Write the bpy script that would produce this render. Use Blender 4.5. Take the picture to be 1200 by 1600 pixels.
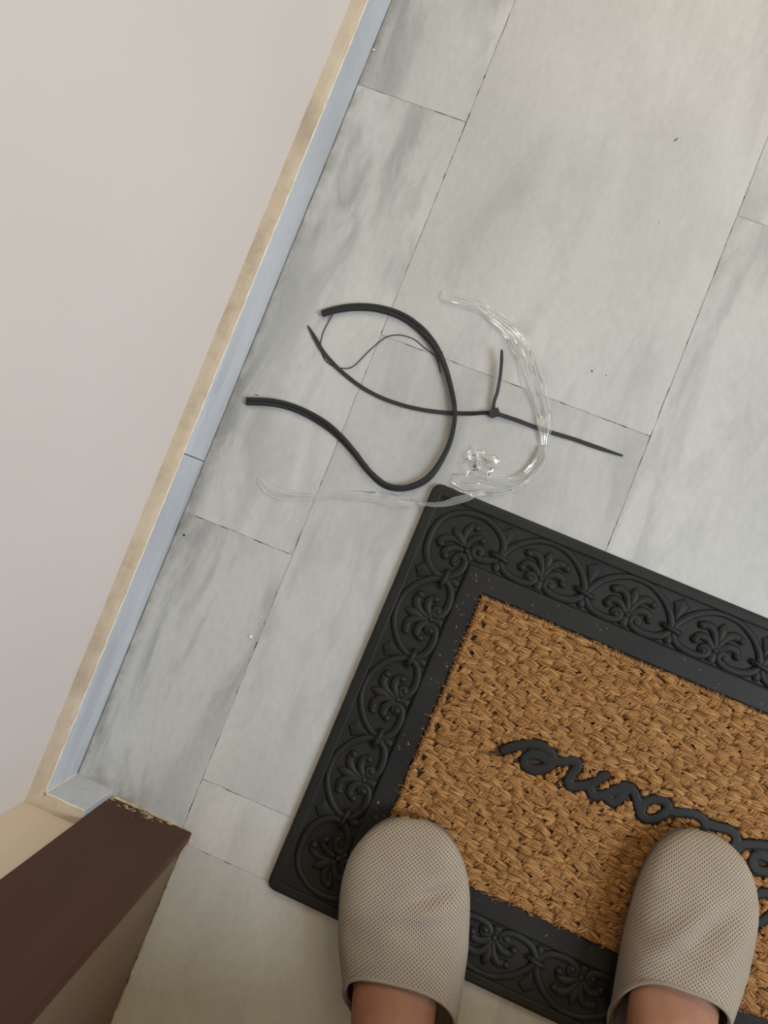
import bpy, bmesh, math, random
import numpy as np
from mathutils import Matrix, Vector, noise

for o in list(bpy.data.objects):
    bpy.data.objects.remove(o, do_unlink=True)
scene = bpy.context.scene
COL = scene.collection
CM = 0.01
rnd = random.Random(7)

# ------------------------------------------------------------------ camera
cam_d = bpy.data.cameras.new('camera')
cam = bpy.data.objects.new('camera', cam_d)
COL.objects.link(cam)
cam_d.sensor_fit = 'VERTICAL'
cam_d.sensor_height = 36.0
cam_d.sensor_width = 27.0
cam_d.lens = 27.045
cam_d.clip_start = 0.01
right = Vector((0.92600028, 0.37104876, -0.06961537))
up = Vector((-0.36798919, 0.92831605, 0.05304028))
back = Vector((0.0843056, -0.02349761, 0.99616285))
m = Matrix((right, up, back)).transposed().to_4x4()
m.translation = Vector((0.2663444, 0.3564133, 0.80))
cam.matrix_world = m
scene.camera = cam

# ------------------------------------------------------------------ light
world = bpy.data.worlds.new('world')
scene.world = world
world.use_nodes = True
bg = world.node_tree.nodes['Background']
bg.inputs['Color'].default_value = (1.0, 0.86, 0.63, 1)
bg.inputs['Strength'].default_value = 0.41


def area(name, loc, target, sx, sy, power, col):
    d = bpy.data.lights.new(name, 'AREA')
    d.shape = 'RECTANGLE'
    d.size, d.size_y = sx, sy
    d.energy = power
    d.color = col
    o = bpy.data.objects.new(name, d)
    COL.objects.link(o)
    o.location = loc
    o.rotation_euler = (Vector(target) - Vector(loc)).to_track_quat('-Z', 'Y').to_euler()
    return o


area('window_daylight', (2.25, 0.28, 1.75), (0.3, 0.2, 0), 0.9, 1.1, 60, (0.76, 0.87, 1.0))
area('stairwell_daylight', (0.6, 3.0, 2.3), (0.3, 0.4, 0), 1.3, 1.3, 30, (1.0, 0.87, 0.64))
area('added_warm_fill', (0.75, -0.95, 2.35), (0.4, 0.3, 0), 0.5, 0.5, 5.0, (1.0, 0.76, 0.42))  # unseen fill light added inside the doorway to warm the floor and wall there

scene.view_settings.view_transform = 'Standard'
scene.view_settings.look = 'None'
scene.view_settings.gamma = 1.0
scene.view_settings.use_curve_mapping = False
scene.view_settings.exposure = 0.0


# ------------------------------------------------------------------ helpers
def empty(name, loc=(0, 0, 0), rz=0.0, parent=None):
    o = bpy.data.objects.new(name, None)
    COL.objects.link(o)
    o.empty_display_size = 0.05
    o.location = [c * CM for c in loc]
    o.rotation_euler = (0, 0, rz)
    if parent:
        o.parent = parent
    return o


def tag(o, label=None, cat=None, group=None, kind=None):
    if label: o['label'] = label
    if cat: o['category'] = cat
    if group: o['group'] = group
    if kind: o['kind'] = kind
    return o


def mesh(name, verts, faces, mat=None, smooth=False, fix=True, uvs=None):
    me = bpy.data.meshes.new(name)
    v = np.asarray(verts, dtype=np.float64) * CM
    me.from_pydata(v.tolist(), [], faces)
    if uvs is not None:
        uvl = me.uv_layers.new(name='UVMap')
        for l in me.loops:
            uvl.data[l.index].uv = uvs[l.vertex_index]
    if fix:
        bm = bmesh.new(); bm.from_mesh(me)
        bmesh.ops.recalc_face_normals(bm, faces=bm.faces)
        bm.to_mesh(me); bm.free()
    if smooth:
        me.polygons.foreach_set('use_smooth', [True] * len(me.polygons))
    if mat: me.materials.append(mat)
    me.update()
    return me


def link(name, me, parent=None, loc=(0, 0, 0), rz=0.0):
    o = bpy.data.objects.new(name, me)
    COL.objects.link(o)
    o.location = [c * CM for c in loc]
    o.rotation_euler = (0, 0, rz)
    if parent: o.parent = parent
    return o


def obj(name, verts, faces, mat, parent=None, loc=(0, 0, 0), rz=0.0, smooth=False, fix=True, uvs=None):
    return link(name, mesh(name, verts, faces, mat, smooth, fix, uvs), parent, loc, rz)


class MB:
    """collects shapes into one mesh (centimetres)"""
    def __init__(s): s.v = []; s.f = []

    def add(s, v, f):
        n = len(s.v)
        s.v += [tuple(p) for p in v]
        s.f += [tuple(i + n for i in q) for q in f]
        return s

    def box(s, x0, x1, y0, y1, z0, z1):
        v = [(x, y, z) for z in (z0, z1) for y in (y0, y1) for x in (x0, x1)]
        return s.add(v, [(0, 2, 3, 1), (4, 5, 7, 6), (0, 1, 5, 4), (2, 6, 7, 3), (0, 4, 6, 2), (1, 3, 7, 5)])

    def ball(s, c, r, sz=1.0, n=10, k=6):
        v = []; f = []
        for i in range(k + 1):
            t = math.pi * i / k
            for j in range(n):
                a = 2 * math.pi * j / n
                v.append((c[0] + r * math.sin(t) * math.cos(a), c[1] + r * math.sin(t) * math.sin(a), c[2] + r * sz * math.cos(t)))
        for i in range(k):
            for j in range(n):
                f.append((i * n + j, i * n + (j + 1) % n, (i + 1) * n + (j + 1) % n, (i + 1) * n + j))
        return s.add(v, f)

    def sweep(s, path, prof, scale=None, twist=None, cap=True):
        v, f = sweep(path, prof, scale, twist, cap)
        return s.add(v, f)

    def obj(s, name, mat, parent=None, loc=(0, 0, 0), rz=0.0, smooth=False):
        return obj(name, s.v, s.f, mat, parent, loc, rz, smooth)


def spline(pts, step=0.25, closed=False):
    """Catmull-Rom resample, any dimension (arc length on the first two)"""
    P = np.array(pts, float)
    n = len(P)
    out = []
    for i in range(n - 1):
        p0 = P[i - 1] if i > 0 else 2 * P[0] - P[1]
        p1, p2 = P[i], P[i + 1]
        p3 = P[i + 2] if i + 2 < n else 2 * P[-1] - P[-2]
        k = max(2, int(np.linalg.norm((p2 - p1)[:2]) / step))
        for j in range(k):
            t = j / k
            out.append(0.5 * ((2 * p1) + (-p0 + p2) * t + (2 * p0 - 5 * p1 + 4 * p2 - p3) * t * t + (-p0 + 3 * p1 - 3 * p2 + p3) * t ** 3))
    out.append(P[-1])
    return np.array(out)


def sweep(path, prof, scale=None, twist=None, cap=True):
    P = np.array(path, float)
    prof = np.array(prof, float)
    n, k = len(P), len(prof)
    T = np.gradient(P, axis=0)
    T /= np.linalg.norm(T, axis=1)[:, None] + 1e-12
    V = []
    for i in range(n):
        t = T[i]
        side = np.cross((0, 0, 1), t)
        L = np.linalg.norm(side)
        side = side / L if L > 1e-4 else np.array((1.0, 0, 0))
        upv = np.cross(t, side)
        sc = scale[i] if scale is not None else 1.0
        if np.isscalar(sc): sc = (sc, sc)
        a = twist[i] if twist is not None else 0.0
        ca, sa = math.cos(a), math.sin(a)
        for q in prof:
            x, y = q[0] * sc[0], q[1] * sc[1]
            V.append(P[i] + side * (x * ca - y * sa) + upv * (x * sa + y * ca))
    F = []
    for i in range(n - 1):
        for j in range(k):
            F.append((i * k + j, i * k + (j + 1) % k, (i + 1) * k + (j + 1) % k, (i + 1) * k + j))
    if cap:
        F.append(tuple(range(k)))
        F.append(tuple((n - 1) * k + j for j in reversed(range(k))))
    return [tuple(v) for v in V], F


def circle(k=8, r=1.0): return [(r * math.cos(2 * math.pi * i / k), r * math.sin(2 * math.pi * i / k)) for i in range(k)]


# ------------------------------------------------------------------ materials
def new_mat(name, rough=0.6, col=(0.5, 0.5, 0.5), spec=0.5):
    mt = bpy.data.materials.new(name)
    mt.use_nodes = True
    nt = mt.node_tree
    b = nt.nodes['Principled BSDF']
    b.inputs['Base Color'].default_value = (*col, 1)
    b.inputs['Roughness'].default_value = rough
    b.inputs['Specular IOR Level'].default_value = spec
    return mt, nt, b


def N(nt, t, **kw):
    n = nt.nodes.new(t)
    for k, v in kw.items():
        if hasattr(n, k): setattr(n, k, v)
        else: n.inputs[k.replace('_', ' ')].default_value = v
    return n


def ramp(nt, src, stops, interp='LINEAR'):
    r = nt.nodes.new('ShaderNodeValToRGB')
    r.color_ramp.interpolation = interp
    e = r.color_ramp.elements
    while len(e) < len(stops): e.new(0.5)
    for i, (p, c) in enumerate(stops):
        e[i].position = p
        e[i].color = (*c, 1) if len(c) == 3 else c
    if src is not None: nt.links.new(src, r.inputs['Fac'])
    return r


def mix(nt, fac, a, b, blend='MIX'):
    n = nt.nodes.new('ShaderNodeMix')
    n.data_type = 'RGBA'
    n.blend_type = blend
    for sock, val in ((n.inputs[0], fac), (n.inputs[6], a), (n.inputs[7], b)):
        if hasattr(val, 'is_output'): nt.links.new(val, sock)
        elif isinstance(val, (int, float)): sock.default_value = val
        else: sock.default_value = (*val, 1)
    return n.outputs[2]


def bump(nt, b, h, strength=0.3, dist=0.001):
    n = N(nt, 'ShaderNodeBump')
    n.inputs['Strength'].default_value = strength
    n.inputs['Distance'].default_value = dist
    nt.links.new(h, n.inputs['Height'])
    nt.links.new(n.outputs[0], b.inputs['Normal'])


def mapping(nt, scale=(1, 1, 1), rot=(0, 0, 0), src='Object', per_object=False):
    tc = nt.nodes.new('ShaderNodeTexCoord')
    mp = nt.nodes.new('ShaderNodeMapping')
    mp.inputs['Scale'].default_value = scale
    mp.inputs['Rotation'].default_value = rot
    s = tc.outputs[src]
    if per_object:
        oi = nt.nodes.new('ShaderNodeObjectInfo')
        mm = nt.nodes.new('ShaderNodeVectorMath'); mm.operation = 'MULTIPLY_ADD'
        cb = nt.nodes.new('ShaderNodeCombineXYZ')
        so = nt.nodes.new('ShaderNodeSeparateColor')
        nt.links.new(oi.outputs['Color'], so.inputs[0])
        for i, k in enumerate((37.0, 91.0, 53.0)):
            ml = nt.nodes.new('ShaderNodeMath'); ml.operation = 'MULTIPLY'
            ml.inputs[1].default_value = k
            nt.links.new(so.outputs[i], ml.inputs[0])
            nt.links.new(ml.outputs[0], cb.inputs[i])
        mm.inputs[1].default_value = (1, 1, 1)
        nt.links.new(s, mm.inputs[0]); nt.links.new(cb.outputs[0], mm.inputs[2])
        s = mm.outputs[0]
    nt.links.new(s, mp.inputs['Vector'])
    return mp.outputs[0]


def tex_noise(nt, vec, scale, detail=3.0, rough=0.5, dist=0.0):
    n = nt.nodes.new('ShaderNodeTexNoise')
    n.inputs['Scale'].default_value = scale
    n.inputs['Detail'].default_value = detail
    n.inputs['Roughness'].default_value = rough
    n.inputs['Distortion'].default_value = dist
    if vec is not None: nt.links.new(vec, n.inputs['Vector'])
    return n.outputs['Fac']


def marble(name, light, mid, dark, vein_rot, stretch, rough=0.34, vein_amt=0.55, grime=False):
    mt, nt, b = new_mat(name, rough, light, 0.5)
    v1 = mapping(nt, (1.0, stretch, 1.0), (0, 0, vein_rot), per_object=True)
    streak = tex_noise(nt, v1, 24, 5, 0.6, 0.7)
    v2 = mapping(nt, (1, 0.5, 1), (0, 0, vein_rot), per_object=True)
    cloud = tex_noise(nt, v2, 5.5, 3, 0.5, 0.3)
    fine = tex_noise(nt, v2, 190, 4, 0.6)
    c1 = ramp(nt, cloud, [(0.3, mid), (0.62, light)])
    sr = ramp(nt, streak, [(0.47, (0, 0, 0)), (0.62, (1, 1, 1))])
    gate = ramp(nt, tex_noise(nt, v2, 4.0, 2), [(0.34, (0.15, 0.15, 0.15)), (0.52, (1, 1, 1))])
    mm = nt.nodes.new('ShaderNodeMath'); mm.operation = 'MULTIPLY'
    nt.links.new(sr.outputs[0], mm.inputs[0]); nt.links.new(gate.outputs[0], mm.inputs[1])
    m3 = nt.nodes.new('ShaderNodeMath'); m3.operation = 'MULTIPLY'
    nt.links.new(mm.outputs[0], m3.inputs[0]); m3.inputs[1].default_value = vein_amt
    oi2 = nt.nodes.new('ShaderNodeObjectInfo')
    m6 = nt.nodes.new('ShaderNodeMath'); m6.operation = 'MULTIPLY'
    nt.links.new(m3.outputs[0], m6.inputs[0]); nt.links.new(oi2.outputs['Alpha'], m6.inputs[1])
    c2 = mix(nt, m6.outputs[0], c1.outputs[0], dark)
    fr = ramp(nt, fine, [(0.3, (0.93, 0.93, 0.93)), (0.7, (1.03, 1.03, 1.03))])
    c3 = mix(nt, 1.0, c2, fr.outputs[0], 'MULTIPLY')
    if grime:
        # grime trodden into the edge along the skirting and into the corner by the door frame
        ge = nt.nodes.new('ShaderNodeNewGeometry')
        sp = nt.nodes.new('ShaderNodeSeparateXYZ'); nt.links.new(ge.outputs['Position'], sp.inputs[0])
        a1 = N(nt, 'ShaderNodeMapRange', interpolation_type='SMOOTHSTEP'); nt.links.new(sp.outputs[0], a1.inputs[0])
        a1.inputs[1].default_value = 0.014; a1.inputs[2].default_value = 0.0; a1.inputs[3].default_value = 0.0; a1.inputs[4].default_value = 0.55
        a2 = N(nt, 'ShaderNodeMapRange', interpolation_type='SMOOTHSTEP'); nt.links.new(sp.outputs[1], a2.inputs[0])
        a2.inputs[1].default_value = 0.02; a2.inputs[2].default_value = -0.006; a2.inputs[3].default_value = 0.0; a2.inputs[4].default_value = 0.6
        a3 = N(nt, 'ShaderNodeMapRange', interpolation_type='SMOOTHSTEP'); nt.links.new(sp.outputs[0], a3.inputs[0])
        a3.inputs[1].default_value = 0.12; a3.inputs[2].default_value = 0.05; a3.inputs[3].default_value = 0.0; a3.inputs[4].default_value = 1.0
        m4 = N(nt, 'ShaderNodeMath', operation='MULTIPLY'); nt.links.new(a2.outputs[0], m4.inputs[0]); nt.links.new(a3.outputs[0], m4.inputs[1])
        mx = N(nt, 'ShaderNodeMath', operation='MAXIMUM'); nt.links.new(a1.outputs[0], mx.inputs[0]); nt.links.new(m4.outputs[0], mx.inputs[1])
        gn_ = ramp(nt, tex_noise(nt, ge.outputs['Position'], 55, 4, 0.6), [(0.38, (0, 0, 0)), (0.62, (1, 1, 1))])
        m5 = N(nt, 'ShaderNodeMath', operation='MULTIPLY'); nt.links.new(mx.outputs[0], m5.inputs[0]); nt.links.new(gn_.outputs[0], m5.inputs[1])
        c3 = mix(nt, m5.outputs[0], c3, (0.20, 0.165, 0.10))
    nt.links.new(c3, b.inputs['Base Color'])
    bump(nt, b, fine, 0.08, 0.0006)
    return mt


M_TILE = marble('grey_veined_marble', (0.535, 0.53, 0.505), (0.43, 0.425, 0.405), (0.25, 0.252, 0.25), math.radians(30), 0.25, 0.5, 0.8, True)
M_SKIRT = marble('blue_grey_marble', (0.58, 0.60, 0.635), (0.46, 0.48, 0.52), (0.30, 0.32, 0.36), math.radians(-6), 0.1, 0.3, 0.4)

M_GROUT, nt, b = new_mat('floor_grout', 0.95)
fc = ramp(nt, tex_noise(nt, mapping(nt), 60, 3, 0.6), [(0.40, (0.03, 0.027, 0.024)), (0.50, (0.40, 0.38, 0.34))])
nt.links.new(fc.outputs[0], b.inputs['Base Color'])

M_WALL, nt, b = new_mat('wall_paint', 0.85)
v = mapping(nt)
fc = ramp(nt, tex_noise(nt, v, 3, 3), [(0.3, (0.625, 0.57, 0.52)), (0.7, (0.665, 0.61, 0.56))])
nt.links.new(fc.outputs[0], b.inputs['Base Color'])
bump(nt, b, tex_noise(nt, v, 180, 4, 0.6), 0.12, 0.001)

M_CREAM, nt, b = new_mat('cream_wall_paint', 0.85)
v = mapping(nt)
fc = ramp(nt, tex_noise(nt, v, 3, 3), [(0.3, (0.66, 0.56, 0.44)), (0.7, (0.70, 0.60, 0.48))])
nt.links.new(fc.outputs[0], b.inputs['Base Color'])
bump(nt, b, tex_noise(nt, v, 180, 4, 0.6), 0.12, 0.001)

M_LEDGE, nt, b = new_mat('tan_mortar', 0.92)
v = mapping(nt)
fc = ramp(nt, tex_noise(nt, v, 26, 6, 0.65), [(0.25, (0.36, 0.29, 0.21)), (0.5, (0.51, 0.42, 0.315)), (0.75, (0.57, 0.485, 0.38))])
st = ramp(nt, tex_noise(nt, v, 7, 2), [(0.62, (1, 1, 1)), (0.8, (0.6, 0.57, 0.55))])
nt.links.new(mix(nt, 1.0, fc.outputs[0], st.outputs[0], 'MULTIPLY'), b.inputs['Base Color'])
bump(nt, b, tex_noise(nt, v, 130, 4, 0.7), 0.35, 0.001)

M_BEAD, nt, b = new_mat('cream_sealant', 0.7)
fc = ramp(nt, tex_noise(nt, mapping(nt), 45, 4), [(0.3, (0.62, 0.54, 0.38)), (0.65, (0.78, 0.74, 0.64))])
nt.links.new(fc.outputs[0], b.inputs['Base Color'])

M_CAULK, nt, b = new_mat('yellowed_caulk', 0.8)
fc = ramp(nt, tex_noise(nt, mapping(nt), 60, 4), [(0.35, (0.30, 0.24, 0.13)), (0.65, (0.58, 0.50, 0.32))])
nt.links.new(fc.outputs[0], b.inputs['Base Color'])


def brown_paint(name, base, dark, chips):
    mt, nt, b = new_mat(name, 0.5, spec=0.3)
    tc = nt.nodes.new('ShaderNodeTexCoord')
    v = tc.outputs['Object']
    mp = N(nt, 'ShaderNodeMapping'); mp.inputs['Scale'].default_value = (1, 1, 0.08)
    nt.links.new(v, mp.inputs['Vector'])
    fc = ramp(nt, tex_noise(nt, mp.outputs[0], 30, 3), [(0.3, dark), (0.7, base)])
    colr = fc.outputs[0]
    if chips:
        sp = N(nt, 'ShaderNodeSeparateXYZ'); nt.links.new(v, sp.inputs[0])
        # scuff band 0.5 to 2.5 cm above the floor, worn through to the primer
        mr = N(nt, 'ShaderNodeMapRange'); nt.links.new(sp.outputs[2], mr.inputs[0])
        mr.inputs[1].default_value = 0.032; mr.inputs[2].default_value = 0.008
        mr.inputs[3].default_value = 0.0; mr.inputs[4].default_value = 0.22
        nn = tex_noise(nt, v, 150, 4, 0.65)
        n2 = tex_noise(nt, v, 38, 2, 0.5)
        ad = N(nt, 'ShaderNodeMath', operation='ADD'); nt.links.new(nn, ad.inputs[0]); nt.links.new(mr.outputs[0], ad.inputs[1])
        a2 = N(nt, 'ShaderNodeMath', operation='MULTIPLY_ADD'); nt.links.new(n2, a2.inputs[0]); a2.inputs[1].default_value = 0.35
        nt.links.new(ad.outputs[0], a2.inputs[2])
        ch = ramp(nt, a2.outputs[0], [(0.945, (0, 0, 0)), (0.965, (1, 1, 1))])
        colr = mix(nt, ch.outputs[0], colr, (0.50, 0.36, 0.26))
    nt.links.new(colr, b.inputs['Base Color'])
    bump(nt, b, tex_noise(nt, mp.outputs[0], 120, 3), 0.08, 0.001)
    return mt


M_BROWN = brown_paint('brown_gloss_paint', (0.064, 0.024, 0.012), (0.054, 0.020, 0.010), True)
M_JAMB = brown_paint('brown_jamb_paint', (0.19, 0.125, 0.080), (0.17, 0.110, 0.070), False)

M_RUBBER, nt, b = new_mat('black_rubber', 0.58, (0.03, 0.03, 0.03), 0.26)
v = mapping(nt)
dust = ramp(nt, tex_noise(nt, v, 14, 4, 0.6), [(0.35, (0.0125, 0.0122, 0.0112)), (0.75, (0.021, 0.0205, 0.0185))])
nt.links.new(dust.outputs[0], b.inputs['Base Color'])
bump(nt, b, tex_noise(nt, v, 400, 3), 0.12, 0.0005)

M_COIR, nt, b = new_mat('coir_fibre', 0.7, spec=0.3)
at = N(nt, 'ShaderNodeAttribute', attribute_name='tone')
fc = ramp(nt, at.outputs['Fac'], [(0.0, (0.13, 0.050, 0.012)), (0.35, (0.31, 0.138, 0.038)), (0.7, (0.43, 0.212, 0.066)), (1.0, (0.58, 0.34, 0.135))])
nt.links.new(fc.outputs[0], b.inputs['Base Color'])

M_STRAP, nt, b = new_mat('black_foam_rubber', 0.65, (0.02, 0.02, 0.021), 0.35)
bump(nt, b, tex_noise(nt, mapping(nt), 500, 3), 0.3, 0.0005)
M_NYLON, nt, b = new_mat('black_nylon', 0.42, (0.022, 0.022, 0.022), 0.5)
M_CRUMB, nt, b = new_mat('white_plaster_crumb', 0.8, (0.75, 0.74, 0.70))

M_FILM = bpy.data.materials.new('clear_cellophane')
M_FILM.use_nodes = True
nt = M_FILM.node_tree
nt.nodes.clear()
out = N(nt, 'ShaderNodeOutputMaterial')
tr = N(nt, 'ShaderNodeBsdfTransparent'); tr.inputs[0].default_value = (0.97, 0.97, 0.97, 1)
gl = N(nt, 'ShaderNodeBsdfGlossy'); gl.inputs['Roughness'].default_value = 0.13
df = N(nt, 'ShaderNodeBsdfDiffuse'); df.inputs[0].default_value = (0.9, 0.9, 0.88, 1)
fr = N(nt, 'ShaderNodeFresnel'); fr.inputs[0].default_value = 1.55
mu = N(nt, 'ShaderNodeMath', operation='MULTIPLY_ADD'); mu.inputs[1].default_value = 0.9; mu.inputs[2].default_value = 0.02
nt.links.new(fr.outputs[0], mu.inputs[0])
m1 = N(nt, 'ShaderNodeMixShader'); m1.inputs[0].default_value = 0.19
nt.links.new(tr.outputs[0], m1.inputs[1]); nt.links.new(df.outputs[0], m1.inputs[2])
m2 = N(nt, 'ShaderNodeMixShader')
nt.links.new(mu.outputs[0], m2.inputs[0]); nt.links.new(m1.outputs[0], m2.inputs[1]); nt.links.new(gl.outputs[0], m2.inputs[2])
nt.links.new(m2.outputs[0], out.inputs[0])

M_KNIT, nt, b = new_mat('taupe_air_mesh', 0.85, spec=0.2)
uv = N(nt, 'ShaderNodeUVMap')
sp = N(nt, 'ShaderNodeSeparateXYZ'); nt.links.new(uv.outputs[0], sp.inputs[0])


def mth(op, a, b2=None):
    n = N(nt, 'ShaderNodeMath', operation=op)
    for k, val in enumerate((a, b2)):
        if val is None: continue
        if hasattr(val, 'is_output'): nt.links.new(val, n.inputs[k])
        else: n.inputs[k].default_value = val
    return n.outputs[0]


ax_ = mth('MULTIPLY', sp.outputs[0], 2 * math.pi / 0.425)
ay_ = mth('MULTIPLY', sp.outputs[1], 2 * math.pi / 0.39)
cell = mth('ADD', mth('MULTIPLY', mth('COSINE', ax_), mth('COSINE', ay_)), mth('MULTIPLY', mth('COSINE', mth('MULTIPLY', ax_, 2.0)), 0.4))
cell = mth('MULTIPLY', mth('ADD', cell, 1.4), 1 / 2.8)
hole = ramp(nt, cell, [(0.60, (0.365, 0.31, 0.25)), (0.86, (0.115, 0.080, 0.052))])
blot = ramp(nt, tex_noise(nt, mapping(nt), 22, 2), [(0.35, (0.93, 0.91, 0.91)), (0.65, (1.03, 1.03, 1.0))])
nt.links.new(mix(nt, 1.0, hole.outputs[0], blot.outputs[0], 'MULTIPLY'), b.inputs['Base Color'])
bump(nt, b, ramp(nt, cell, [(0.5, (1, 1, 1)), (0.9, (0, 0, 0))]).outputs[0], 0.5, 0.0008)

M_BIND, nt, b = new_mat('taupe_binding', 0.8, (0.29, 0.245, 0.195), 0.2)
bump(nt, b, tex_noise(nt, mapping(nt), 900, 2), 0.3, 0.0005)
M_SOLE, nt, b = new_mat('grey_sole_foam', 0.8, (0.14, 0.125, 0.11), 0.3)
M_LINING, nt, b = new_mat('slipper_lining', 0.9, (0.17, 0.14, 0.115), 0.1)

M_SKIN, nt, b = new_mat('skin', 0.5, (0.42, 0.22, 0.14), 0.35)
v = mapping(nt)
fc = ramp(nt, tex_noise(nt, v, 22, 4, 0.6), [(0.3, (0.255, 0.105, 0.056)), (0.7, (0.36, 0.175, 0.100))])
nt.links.new(fc.outputs[0], b.inputs['Base Color'])
b.inputs['Subsurface Weight'].default_value = 0.08
b.inputs['Subsurface Radius'].default_value = (0.01, 0.004, 0.002)
bump(nt, b, tex_noise(nt, v, 350, 4), 0.15, 0.0008)
M_CLOTH, nt, b = new_mat('dark_shorts_cloth', 0.9, (0.05, 0.05, 0.055), 0.2)
M_CEIL, nt, b = new_mat('ceiling_paint', 0.9, (0.62, 0.56, 0.47))

# ------------------------------------------------------------------ structure
floor = obj('floor', *(lambda q: (q.v, q.f))(MB().box(-12, 210, -230, 260, -4, -0.05)), M_GROUT)
tag(floor, kind='structure')


def tile(x0, x1, y0, y1, g=0.035, vein=0.35):
    r = random.Random(int(x0 * 13 + y0 * 7 + 999))
    cx, cy = (x0 + x1) / 2, (y0 + y1) / 2
    ring = []
    def edge(ax, ay, bx, by):
        n = max(4, int(math.hypot(bx - ax, by - ay) / 0.9))
        for i in range(n):
            t = i / n
            ring.append((ax + (bx - ax) * t, ay + (by - ay) * t))
    edge(x0 + g, y0 + g, x1 - g, y0 + g); edge(x1 - g, y0 + g, x1 - g, y1 - g)
    edge(x1 - g, y1 - g, x0 + g, y1 - g); edge(x0 + g, y1 - g, x0 + g, y0 + g)
    n = len(ring)
    top, low = [], []
    for (x, y) in ring:
        jx, jy = r.uniform(-0.03, 0.03), r.uniform(-0.03, 0.03)
        sx, sy = (1 if x > cx else -1), (1 if y > cy else -1)
        x, y = x + sx * jx - cx, y + sy * jy - cy
        low.append((x, y)); top.append((x - sx * 0.03, y - sy * 0.03))
    v = [(x, y, 0.0) for x, y in top] + [(x, y, -0.03) for x, y in low] + [(x, y, -0.05) for x, y in low]
    f = [tuple(range(n))]
    for k in (0, n):
        f += [(k + i, k + n + i, k + n + (i + 1) % n, k + (i + 1) % n) for i in range(n)]
    o = obj('tile', v, f, M_TILE, floor, (cx, cy, 0))
    o.color = (r.random(), r.random(), r.random(), vein)
    return o


XB = [0.05, 12.55, 42.42, 72.3, 102.2]
SPL = {0: [-2.2, 29.75, 79.35, 129], 1: [-2.2, 4.67, 54.82, 104.8, 155], 2: [-2.2, 29.4, 79.42, 129.4], 3: [-2.2, 4.6, 54.8, 104.8]}
for c in range(4):
    ys = SPL[c]
    for a_, b_ in zip(ys[:-1], ys[1:]):
        tile(XB[c], XB[c + 1], a_, b_, vein=(0.95, 0.36, 0.5, 0.5)[c])
for a_, b_ in ((13.3, 41), (41, 71), (71, 101)):        # inside the doorway
    tile(a_, b_, -52.2, -2.2)
    tile(a_, b_, -102.2, -52.2)
for y0_, y1_ in ((-52.2, -24.2), (-102.2, -52.2)):
    tile(-10, 13.3, y0_, y1_)

wl = obj('wall_left', *(lambda q: (q.v, q.f))(MB().box(-12, -1.58, -20, 260, 0, 250)), M_WALL)
tag(wl, kind='structure')
wd = obj('wall_door', *(lambda q: (q.v, q.f))(MB().box(-1.58, 4.6, -24, -1.58, 0, 250).box(108, 200, -24, -1.45, 0, 250).box(4.6, 108, -24, -1.45, 213, 250)), M_CREAM)
tag(wd, kind='structure')
tag(obj('wall_inside_left', *(lambda q: (q.v, q.f))(MB().box(-20, -10, -230, -24, 0, 250)), M_CREAM), kind='structure')
tag(obj('wall_inside_right', *(lambda q: (q.v, q.f))(MB().box(200, 210, -230, -24, 0, 250)), M_CREAM), kind='structure')
tag(obj('wall_inside_back', *(lambda q: (q.v, q.f))(MB().box(-10, 200, -240, -230, 0, 250)), M_CREAM), kind='structure')
tag(obj('ceiling', *(lambda q: (q.v, q.f))(MB().box(-20, 210, -240, -1.45, 250, 260)), M_CEIL), kind='structure')

# skirting of marble strips with a mortar ledge
sk = tag(empty('baseboard_left'), kind='structure')


def wobble(a0, a1, step, amp, seed):
    n = int((a1 - a0) / step)
    return [(a0 + (a1 - a0) * i / n, amp * (noise.noise((a0 + (a1 - a0) * i / n * 0.7, seed, 0)) + 0.6 * noise.noise((i * 0.9, seed, 3)))) for i in range(n + 1)]


def strip_piece(y0, y1):
    q = MB().box(-1.3, 0, -(y1 - y0) / 2, (y1 - y0) / 2, 0.0, 6.55)
    o = q.obj('marble_strip', M_SKIRT, sk, (0, (y0 + y1) / 2, 0))
    o.color = (y0 / 300, y1 / 300, 0.3, 1)
    md = o.modifiers.new('bevel', 'BEVEL'); md.width = 0.0006; md.segments = 2
    return o


strip_piece(0.0, 35.42); strip_piece(35.5, 96.0); strip_piece(96.08, 156); strip_piece(156.1, 259)
# ledge: uneven mortar on top of the strips
v, f = [], []
w_in = wobble(-1.56, 259, 0.6, 0.07, 2.2)
for i, (y, d) in enumerate(w_in):
    yy = max(y, -1.56)
    v += [(-1.60, yy, 6.72 + 0.04 * noise.noise((y * 0.5, 1, 1))), (-0.7, yy, 6.68 + 0.05 * noise.noise((y, 4, 1))), (-0.12 + d, yy, 6.6), (-0.10 + d, yy, 6.5)]
    if i:
        k = 4 * i
        f += [(k - 4 + j, k + j, k + j + 1, k - 3 + j) for j in range(3)]
obj('mortar_ledge', v, f, M_LEDGE, sk, smooth=True, fix=False)
pth = [(-0.06 + d * 0.7, max(y, 0), 6.57) for y, d in wobble(-0.05, 259, 0.5, 0.07, 9.1)]
v, f = sweep(pth, circle(6, 1.0), [(0.085 + 0.05 * noise.noise((p[1] * 1.1, 3, 0)), 0.05) for p in pth])
obj('sealant_bead', v, f, M_BEAD, sk, smooth=True)
pth = [(0.03 + d * 0.3, y, 0.0) for y, d in wobble(0.0, 259, 0.6, 0.06, 17.1)]
v, f = sweep(pth, circle(5, 1.0), [(0.075 + 0.05 * noise.noise((p[1] * 0.8, 13, 0)), 0.04) for p in pth])
M_DIRT, nt, b = new_mat('grey_grime', 0.95)
fc = ramp(nt, tex_noise(nt, mapping(nt), 30, 3), [(0.35, (0.09, 0.085, 0.07)), (0.65, (0.22, 0.21, 0.185))])
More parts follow.
